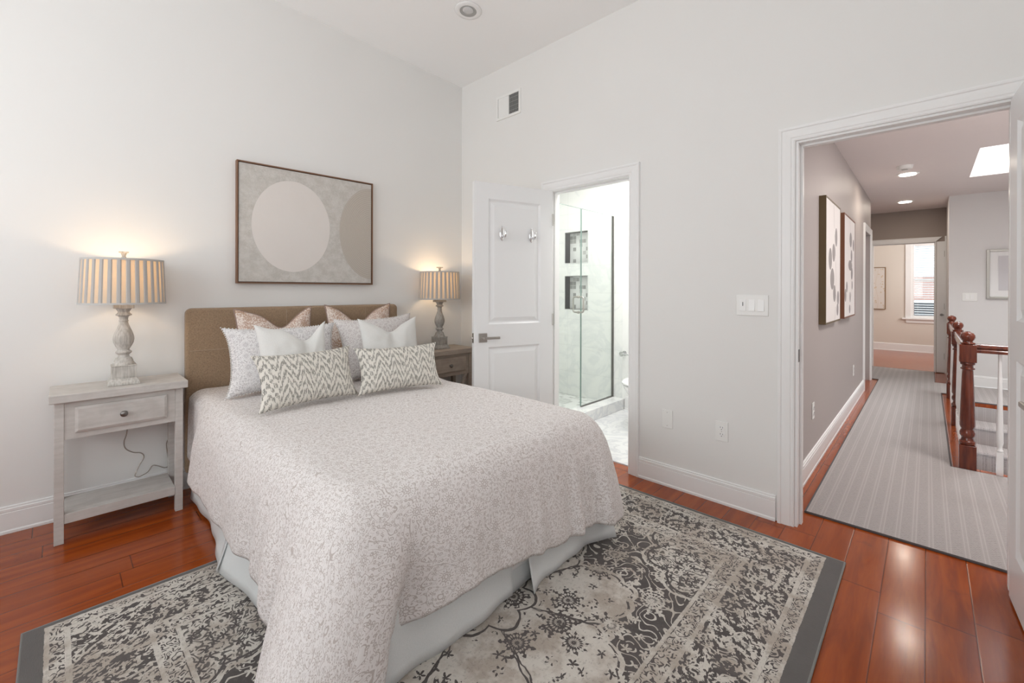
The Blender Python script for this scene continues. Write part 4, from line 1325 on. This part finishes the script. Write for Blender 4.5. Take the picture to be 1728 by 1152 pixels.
nightstand('taupe one-drawer nightstand between the bed and the open bathroom door', (-3.105, 2.335, 0), -0.02, M['stand2'], braces=True, H=0.733)

# ================================================================== LAMPS
def lamp(label, loc, rotz, wood, energy):
    t = thing('table_lamp', label, 'lamp', loc, rotz)
    b = MB()
    b.frustum(0, 0, 0.0008, 0.066, 0.012, 0.066)
    b.frustum(0, 0, 0.012, 0.065, 0.036, 0.051)
    b.frustum(0, 0, 0.036, 0.051, 0.042, 0.051)
    b.frustum(0, 0, 0.042, 0.050, 0.098, 0.050)
    b.frustum(0, 0, 0.098, 0.052, 0.104, 0.052)
    pb = b.build('plinth', wood, t, bevel=0.002)
    pr = [(0.047, 0.104), (0.045, 0.114), (0.040, 0.120), (0.040, 0.126), (0.036, 0.134), (0.035, 0.140), (0.024, 0.146), (0.023, 0.158), (0.030, 0.164), (0.035, 0.170), (0.034, 0.176), (0.024, 0.184),
          (0.026, 0.190), (0.034, 0.204), (0.042, 0.224), (0.0445, 0.242), (0.043, 0.258), (0.037, 0.280), (0.028, 0.302), (0.021, 0.322), (0.018, 0.336), (0.020, 0.338), (0.020, 0.344), (0.018, 0.346),
          (0.019, 0.360), (0.022, 0.366), (0.034, 0.372), (0.034, 0.376), (0.026, 0.384), (0.024, 0.390), (0.030, 0.402), (0.034, 0.408)]
    b = MB().lathe(pr, 36)
    b.build('turned_stem', wood, t, auto=30)
    MB().box(-0.042, 0.042, -0.042, 0.042, 0.4085, 0.432).build('stem_cap', wood, t, bevel=0.001)
    MB().lathe([(0.014, 0.4325), (0.014, 0.49), (0.010, 0.50)], 16).build('socket', M['pewter'], t)
    MB().lathe([(0.010, 0.5005), (0.024, 0.53), (0.030, 0.555), (0.026, 0.58), (0.010, 0.592), (0.002, 0.594)], 20).build('bulb', M['bulb'], t, smooth=True)
    # harp + finial
    MB().tube(spline([(0, 0.012, 0.49), (0, 0.045, 0.54), (0, 0.045, 0.60), (0, 0.012, 0.668), (0, 0, 0.672), (0, -0.012, 0.668), (0, -0.045, 0.60), (0, -0.045, 0.54), (0, -0.012, 0.49)]), 0.002, 8).build('harp', M['pewter'], t)
    MB().lathe([(0.010, 0.674), (0.013, 0.680), (0.008, 0.692), (0.010, 0.700), (0.014, 0.710)], 16).frustum(0, 0, 0.710, 0.019, 0.717, 0.021).build('finial', wood, t, auto=30)
    z0, z1 = 0.432, 0.675
    npl = 30
    def sh(u, v):
        a = 2 * PI * u
        f = (u * npl) % 1.0
        ridge = 0.0035 * (1 if f < 0.5 else 0) * (sm(0, 0.08, f) * (1 - sm(0.42, 0.5, f)))
        r = 0.178 + (0.168 - 0.178) * v + ridge
        return (r * math.cos(a), r * math.sin(a), z0 + (z1 - z0) * v)
    s = MB().grid(sh, npl * 10, 3, True).build('lamp_shade', M['shade'], t, smooth=False, fix=False)
    s.modifiers.new('thick', 'SOLIDIFY').thickness = 0.0008
    for zz, rr in ((z0, 0.1805), (z1, 0.1710)):
        dz = 0.010 if zz == z0 else -0.010
        MB().grid(lambda u, v: ((rr + 0.001) * math.cos(2 * PI * u), (rr + 0.001) * math.sin(2 * PI * u), zz + dz * v), 96, 1, True).build('shade_trim', M['shadetrim'], s).modifiers.new('thick', 'SOLIDIFY').thickness = 0.003
    # spider ring
    mb = MB()
    for k in range(3):
        a = k * 2 * PI / 3
        mb.tube([(0.008 * math.cos(a), 0.008 * math.sin(a), 0.672), (0.168 * math.cos(a), 0.168 * math.sin(a), 0.668)], 0.0015, 6)
    mb.build('spider', M['pewter'], s)
    point('lamp_bulb_light', (0, 0, 0.61), 0.025, energy, (1.0, 0.70, 0.42), t)
    return t
lamp('weathered grey table lamp with pleated drum shade on the left nightstand', (-3.165, 0.2515, 0.735), -0.03, M['lampwood'], 2.0)
lamp('weathered taupe table lamp with pleated drum shade on the right nightstand', (-3.115, 2.335, 0.733), 0.0, M['lampwood2'], 2.1)
cp = [(-3.33, 0.275, 0.733), (-3.34, 0.283, 0.60), (-3.35, 0.282, 0.431), (-3.355, 0.269, 0.366), (-3.36, 0.277, 0.323), (-3.36, 0.310, 0.293), (-3.36, 0.345, 0.280), (-3.36, 0.358, 0.252), (-3.355, 0.337, 0.212), (-3.345, 0.319, 0.172),
      (-3.335, 0.316, 0.160), (-3.33, 0.330, 0.152), (-3.335, 0.350, 0.155), (-3.345, 0.375, 0.165), (-3.355, 0.397, 0.191), (-3.355, 0.419, 0.185), (-3.355, 0.455, 0.162), (-3.355, 0.473, 0.172), (-3.357, 0.470, 0.225), (-3.360, 0.464, 0.306), (-3.362, 0.478, 0.335)]
tag(MB().tube(spline(cp, 6), 0.0028, 8).build('lamp_cord', M['cord'], smooth=True), 'thin clear lamp cord hanging in loops behind the left nightstand', 'cord')

# ================================================================== BED
bed = thing('bed', 'upholstered bed with tan linen headboard and white bed skirt', 'bed', (-2.24, 1.23, 0))
def L(x, y, z): return (x + 2.24, y - 1.23, z)
# headboard: rounded upholstered slab on the wall's angle, with welt seams
hb = MB()
hw, hh_, hd_ = 0.712, 1.13, 0.075
def rrect(w, h, r, n=6):
    pts = [(-w, 0.12), (w, 0.12)]
    for k in range(n + 1):
        a = (PI / 2) * k / n
        pts.append((w - r + r * math.cos(a), h - r + r * math.sin(a)))
    for k in range(n + 1):
        a = PI / 2 + (PI / 2) * k / n
        pts.append((-w + r + r * math.cos(a), h - r + r * math.sin(a)))
    return pts
hx, hy = wl(1.448, 0.028)
def hbox():
    mb = MB(); P = rrect(hw, hh_, 0.035)
    mb.prism(P, 0.0, hd_, 'x')
    return mb
h = hbox().build('headboard', M['headboard'], bed, bevel=0.018, seg=4)
h.location = L(hx, hy, 0); h.rotation_euler = (0, 0, WROT)
for yy in (-0.43, -0.145, 0.145, 0.43):
    MB().box(hd_ - 0.0005, hd_ + 0.0022, yy - 0.0012, yy + 0.0012, 0.14, hh_ - 0.02).build('seam', M['seam'], h)
MB().box(hd_ - 0.0005, hd_ + 0.0022, -hw + 0.02, hw - 0.02, 0.868, 0.8705).build('seam', M['seam'], h)
for s in (-1, 1):
    MB().box(0.01, 0.05, s * 0.6 - 0.03, s * 0.6 + 0.03, 0.001, 0.13).build('headboard_leg', M['dark'], h)
ms = MB().box(-0.90, 1.03, -0.655, 0.655, 0.33, 0.575).build('mattress', M['mattress'], bed, bevel=0.04, seg=4)
bs = MB().box(-0.90, 1.02, -0.65, 0.65, 0.10, 0.325).build('box_spring', M['mattress'], bed, bevel=0.01)
for sx in (-0.86, 0.97):
    for sy in (-0.6, 0.6): MB().box(sx - 0.025, sx + 0.025, sy - 0.025, sy + 0.025, 0.012, 0.10).build('bed_leg', M['dark'], bed)
# skirt panels: flared tailored panels
def skirt(p0, p1, nrm, f0, f1, wav=0.008, n=40, seed=0, z1=0.30):
    p0, p1, nrm = Vector(p0), Vector(p1), Vector(nrm)
    rr = random.Random(seed); ph = rr.random() * 6
    def fn(u, v):
        q = p0.lerp(p1, u)
        drop = 1 - v
        fl = f0 * (1 - u) ** 5 + f1 * u ** 5 + 0.012
        wv = wav * math.sin(u * 9 + ph) + wav * 0.5 * math.sin(u * 23 + ph * 2)
        o = (fl + wv) * drop ** 1.3
        q = q + nrm * o
        z = 0.016 + v * (z1 - 0.016) + 0.006 * math.sin(u * 7 + ph) * drop
        return L(q.x, q.y, z)
    mb = MB().grid(fn, n, 8)
    o = mb.build('bed_skirt', M['skirt'], bed, smooth=True)
    o.modifiers.new('thick', 'SOLIDIFY').thickness = 0.002
skirt((-3.13, 0.565), (-2.225, 0.560), (0, -1), 0.0, 0.075, seed=1)
skirt((-2.26, 0.5575), (-1.215, 0.562), (0, -1), 0.070, 0.0, seed=2)
skirt((-1.212, 0.565), (-1.212, 1.27), (1, 0), 0.0, 0.0, 0.008, seed=3)
skirt((-1.235, 1.20), (-1.235, 1.42), (1, 0), 0.0, 0.0, 0.0, n=8, seed=4)
skirt((-1.210, 1.345), (-1.200, 1.945), (1, 0), 0.045, 0.065, 0.008, seed=5)
skirt((-1.215, 1.895), (-3.13, 1.895), (0, 1), 0.015, 0.0, seed=6)

# ------------------------------------------------------------------ comforter
XH, XF, YL, YRt, ZT = -3.235, -1.20, 0.555, 1.905, 0.635
RC = 0.095
def build_comforter():
    per = []   # (base point, outward normal, param info)
    def seg(p0, p1, nrm, n, side):
        for k in range(n):
            t_ = k / n
            per.append((Vector(p0).lerp(Vector(p1), t_), Vector(nrm), side, t_))
    seg((XH, YL), (XF - RC, YL), (0, -1), 150, 'L')
    for k in range(40):
        a = -PI / 2 + (PI / 2) * k / 40
        per.append((Vector((XF - RC + RC * math.cos(a), YL + RC + RC * math.sin(a))), Vector((math.cos(a), math.sin(a))), 'C1', k / 40))
    seg((XF, YL + RC), (XF, YRt - RC), (1, 0), 110, 'F')
    for k in range(30):
        a = (PI / 2) * k / 30
        per.append((Vector((XF - RC + RC * math.cos(a), YRt - RC + RC * math.sin(a))), Vector((math.cos(a), math.sin(a))), 'C2', k / 30))
    seg((XF - RC, YRt), (XH, YRt), (0, 1), 130, 'R')
    per.append((Vector((XH, YRt)), Vector((0, 1)), 'R', 1.0))
    NP = len(per)
    prof = [(-0.088, 0.0), (-0.065, -0.003), (-0.040, -0.010), (-0.018, -0.024), (0.005, -0.046), (0.024, -0.078), (0.040, -0.120), (0.052, -0.165), (0.061, -0.215), (0.069, -0.265), (0.075, -0.315), (0.080, -0.365), (0.083, -0.405), (0.080, -0.418)]
    NL = len(prof)
    verts, uvs = [], []
    def corner_w(P, cx, cy, s):
        dd = (P - Vector((cx, cy))).length
        return math.exp(-(dd / s) ** 2)
    def bumpz(x, y):
        return 0.010 * noise.noise(Vector((x * 3.1, y * 3.1, 1.3))) + 0.004 * noise.noise(Vector((x * 9, y * 9, 4.1)))
    # inner rings toward the pillow end of the bed
    CX, CY = XH, (YL + YRt) / 2
    KS = 30
    rings = []
    for j in range(KS):
        k = j / KS
        ring = []
        for (P, Nn, side, t_) in per:
            q = P + Nn * prof[0][0]
            q = Vector((max(q.x, XH), q.y))
            x = CX + (q.x - CX) * k; y = CY + (q.y - CY) * k
            ring.append(((x, y, ZT + bumpz(x, y)), (x, y)))
        rings.append(ring)
    for j in range(NL):
        o, dz = prof[j]
        ring = []
        tt = max(0.0, -dz / 0.418)
        for idx, (P, Nn, side, t_) in enumerate(per):
            w1 = corner_w(P, XF, YL, 0.265 if P.x < XF - 0.03 else 0.22)
            w2 = corner_w(P, XF, YRt, 0.16)
            s = idx * 0.0145
            # long vertical folds that grow towards the hem
            fold = 0.0
            if side == 'F':
                env = 0.35 + 1.1 * sm(0.45, 1.0, t_)
                fold = env * (0.010 * math.sin(t_ * 46 + 1.5 * math.sin(t_ * 9)) + 0.006 * math.sin(t_ * 83 + 2))
            elif side == 'L':
                env = 0.4 + 1.3 * sm(0.55, 0.85, t_) * (1 - sm(0.93, 1.0, t_))
                fold = env * (0.010 * math.sin(t_ * 31 + 1.0 * math.sin(t_ * 11)) + 0.006 * math.sin(t_ * 67))
            elif side == 'R':
                fold = 0.008 * math.sin(t_ * 40)
            fold *= sm(0.10, 0.9, tt)
            off = o + fold + 0.012 * noise.noise(Vector((s * 2.2, tt * 3.0, 7.7))) * sm(0.05, 0.5, tt)
            if side == 'L' and off > 0: off *= 0.12 + 0.88 * sm(0.09, 0.25, t_)
            drop = -dz
            dropk = 1.0
            if side == 'F': dropk = 0.93 + 0.27 * t_ ** 1.5 + 0.02 * math.sin(t_ * 12)
            if side == 'L': dropk = 0.96 + 0.02 * math.sin(t_ * 14)
            if side == 'C1': dropk = 0.95
            if side == 'C2': dropk = 1.20
            if side == 'R': dropk = 1.15 - 0.15 * sm(0, 0.2, t_)
            # near corner: a wide point of cloth hangs to the rug and swings out along the diagonal
            dropk += (1.48 - 0.95) * w1 ** 1.15
            q = P + Nn * off
            diag1 = Vector((0.52, -0.855))
            diag2 = Vector((0.78, 0.62))
            swing = tt ** 1.25
            wc = w1 ** 1.6
            q = q + diag1 * (0.33 * wc * swing)
            # the cloth beside the point tucks in
            tuck = math.exp(-((w1 - 0.33) / 0.16) ** 2)
            q = q - Nn * ((0.115 if side in ('F', 'C1') else 0.035) * tuck * sm(0.2, 1.0, tt))
            q = q + diag2 * (0.085 * w2 * tt ** 0.75)
            tuck2 = math.exp(-((w2 - 0.30) / 0.14) ** 2)
            q = q - Nn * (0.022 * tuck2 * sm(0.2, 1.0, tt))
            z = ZT - drop * dropk
            z = max(z, 0.020 + 0.004 * math.sin(s * 9))
            if side in ('L', 'R') and tt < 0.05: z += bumpz(q.x, q.y)
            elif tt < 0.05: z += bumpz(q.x, q.y)
            # keep the head end straight
            hx_ = max(q.x, XH)
            uvp = P + Nn * (prof[0][0] + sum(math.dist(prof[i], prof[i + 1]) for i in range(j)) * (dropk if tt > 0 else 1))
            ring.append(((hx_, q.y, z), (uvp.x, uvp.y)))
        rings.append(ring)
    me = bpy.data.meshes.new('comforter')
    V, F, UV = [], [], []
    for r in rings:
        for p, uv in r: V.append(p); UV.append(uv)
    for j in range(len(rings) - 1):
        for i in range(NP - 1):
            if j == 0:
                F.append((j * NP + i, (j + 1) * NP + i, (j + 1) * NP + i + 1)) if False else F.append((0, (j + 1) * NP + i, (j + 1) * NP + i + 1))
            else:
                F.append((j * NP + i, (j + 1) * NP + i, (j + 1) * NP + i + 1, j * NP + i + 1))
    me.from_pydata([L(*v) for v in V], [], F)
    ul = me.uv_layers.new(name='UVMap')
    for lp in me.loops: ul.data[lp.index].uv = UV[lp.vertex_index]
    bm = bmesh.new(); bm.from_mesh(me)
    bmesh.ops.delete(bm, geom=[v for v in bm.verts if not v.link_faces], context='VERTS')
    bmesh.ops.recalc_face_normals(bm, faces=bm.faces)
    bm.to_mesh(me); bm.free()
    for p in me.polygons: p.use_smooth = True
    me.materials.append(M['duvet'])
    o = bpy.data.objects.new('comforter', me)
    COL.objects.link(o)
    o.location = (-2.24, 1.23, 0)
    s = o.modifiers.new('thick', 'SOLIDIFY'); s.thickness = 0.008; s.offset = -1
    # normals must face up
    up = sum(p.normal.z * p.area for p in me.polygons)
    if up < 0: me.flip_normals()
    return tag(o, 'pale floral print comforter spread over the bed, corner hanging to the rug', 'comforter')
build_comforter()

# ------------------------------------------------------------------ pillows
def pillow(name, label, w_, h_, th, mat, base, yaw, lean, roll=0.0, chop=0.0, chop_u=0.0, sag=0.05, group=None, piping=None, edging=None, seed=0, tips=0.03, flange=0.0, bul=0.5):
    """local x = width, local y = height, local z = out of the front face"""
    t = bpy.data.objects.new(name, None) if (piping or edging) else None
    NU, NV = 44, 36
    def outline(u, v):
        # pinched sides and drawn-out corners
        x = w_ / 2 * u * (1 - sag * (1 - v * v) * abs(u) ** 2) * (1 + tips * abs(u * v) ** 4)
        y = h_ / 2 * v * (1 - sag * (1 - u * u) * abs(v) ** 2) * (1 + tips * abs(u * v) ** 4)
        if chop:
            k = math.exp(-((u - chop_u) / 0.42) ** 2)
            top = sm(-0.6, 1.0, v)
            y -= chop * k * top
            lift = math.exp(-((abs(u) - 1.0) / 0.25) ** 2) * top
            y += 0.015 * lift
        return x, y
    def thick(u, v):
        a = max(0.0, 1 - abs(u) ** 2.6) * max(0.0, 1 - abs(v) ** 2.6)
        t_ = th / 2 * a ** bul
        if chop:
            dv = math.exp(-((u - chop_u) / (0.10 + 0.10 * (1 - v))) ** 2) * sm(-0.35, 0.9, v)
            t_ *= (1 - 0.62 * dv)
        t_ += th * 0.02 * noise.noise(Vector((u * 2.2 + seed, v * 2.2, seed * 1.7))) * a
        t_ += th * 0.05 * noise.noise(Vector((u * 4.5 + seed, v * 4.5, seed * 3.1))) * a
        return t_
    def front(a, b):
        u, v = a * 2 - 1, b * 2 - 1
        x, y = outline(u, v)
        return x, y, thick(u, v) + 0.0012
    def back(a, b):
        u, v = a * 2 - 1, b * 2 - 1
        x, y = outline(u, v)
        return x, y, -thick(u, v) - 0.0012
    mb = MB()
    mb.grid(front, NU, NV); n = len(mb.v)
    mb.grid(back, NU, NV)
    W1 = NU + 1
    rim = [i for i in range(NU)] + [NU + j * W1 for j in range(NV)] + [NV * W1 + NU - i for i in range(NU)] + [(NV - j) * W1 for j in range(NV)]
    for i in range(len(rim)):
        a, b = rim[i], rim[(i + 1) % len(rim)]
        mb.f.append((a, b, b + n, a + n))
    # axes: local x -> world +Y turned by yaw; local z -> world +X; lean tips the top back
    R = Matrix.Rotation(yaw, 4, 'Z') @ Matrix(((0, 0, 1, 0), (1, 0, 0, 0), (0, 1, 0, 0), (0, 0, 0, 1)))
    R = R @ Matrix.Rotation(-lean, 4, 'X') @ Matrix.Rotation(roll, 4, 'Z')
    MW = Matrix.Translation(base) @ R @ Matrix.Translation((0, h_ / 2, 0))
    if t:
        COL.objects.link(t)
        t.matrix_world = MW
        o = mb.build('pillow_cover', mat, t, smooth=True)
        root = t
        rimp = []
        NS = 40
        for k in range(NS): rimp.append(outline(-1 + 2 * k / NS, -1))
        for k in range(NS): rimp.append(outline(1, -1 + 2 * k / NS))
        for k in range(NS): rimp.append(outline(1 - 2 * k / NS, 1))
        for k in range(NS): rimp.append(outline(-1, 1 - 2 * k / NS))
        if piping:
            MB().tube([(a, b, 0) for a, b in rimp], 0.0042, 8, closed=True).build('piping', piping, t, smooth=True)
        if edging:
            e = MB()
            for k in range(0, len(rimp)):
                a, b = rimp[k]
                e.lathe([(0.0008, -0.004), (0.0038, -0.002), (0.0038, 0.002), (0.0008, 0.004)], 6, (a * 1.012, b * 1.012, 0))
            e.build('picot_edging', edging, t, smooth=True)
    else:
        o = mb.build(name, mat, smooth=True)
        o.matrix_world = MW
        root = o
    return tag(root, label, 'pillow', group)

ZP = 0.655
def py(x, y): return (x, y, ZP)
pillow('throw_pillow', 'rust distressed square pillow with brown piping, left one against the headboard', 0.455, 0.455, 0.15, M['rust'], py(-3.035, 0.995), 0.02, 0.14, 0.01, chop=0.10, chop_u=0.15, seed=1, piping=M['piping'], group='rust pillows against the headboard', tips=0.04)
pillow('throw_pillow', 'rust distressed square pillow, right one against the headboard', 0.50, 0.465, 0.15, M['rust'], py(-3.035, 1.575), 0.0, 0.14, 0.0, chop=0.11, chop_u=-0.05, seed=2, piping=M['piping'], group='rust pillows against the headboard', tips=0.04)
pillow('pillow_sham', 'large pale floral sham with picot edge, left side of the bed', 0.60, 0.375, 0.17, M['sham'], py(-2.79, 0.965), -0.03, 0.28, 0.0, seed=3, sag=0.06, edging=M['linen_white'], group='floral shams', tips=0.07)
pillow('pillow_sham', 'large pale floral sham, right side of the bed beside the lamp', 0.58, 0.405, 0.16, M['shamr'], py(-2.79, 1.612), 0.04, 0.28, 0.03, seed=4, sag=0.06, edging=M['linen_white'], group='floral shams', tips=0.07)
pillow('throw_pillow', 'plain white linen pillow with a chopped top, left one', 0.375, 0.385, 0.13, M['linen_white'], py(-2.60, 0.955), 0.03, 0.20, 0.02, chop=0.08, chop_u=0.35, seed=5, group='white linen pillows', tips=0.06)
pillow('throw_pillow', 'plain white linen pillow with a chopped top, right one', 0.435, 0.385, 0.13, M['linen_white'], py(-2.60, 1.575), 0.05, 0.20, -0.01, chop=0.065, chop_u=0.0, seed=6, group='white linen pillows', tips=0.06)
pillow('lumbar_pillow', 'woven chevron lumbar pillow in front, left one of the pair', 0.505, 0.275, 0.13, M['chevron'], py(-2.345, 0.935), 0.08, 0.36, 0.0, seed=7, sag=0.06, group='chevron lumbar pillows', tips=0.06)
pillow('lumbar_pillow', 'woven chevron lumbar pillow in front, right one of the pair', 0.50, 0.262, 0.13, M['chevron'], py(-2.28, 1.437), -0.18, 0.36, 0.0, seed=8, sag=0.06, group='chevron lumbar pillows', tips=0.06)
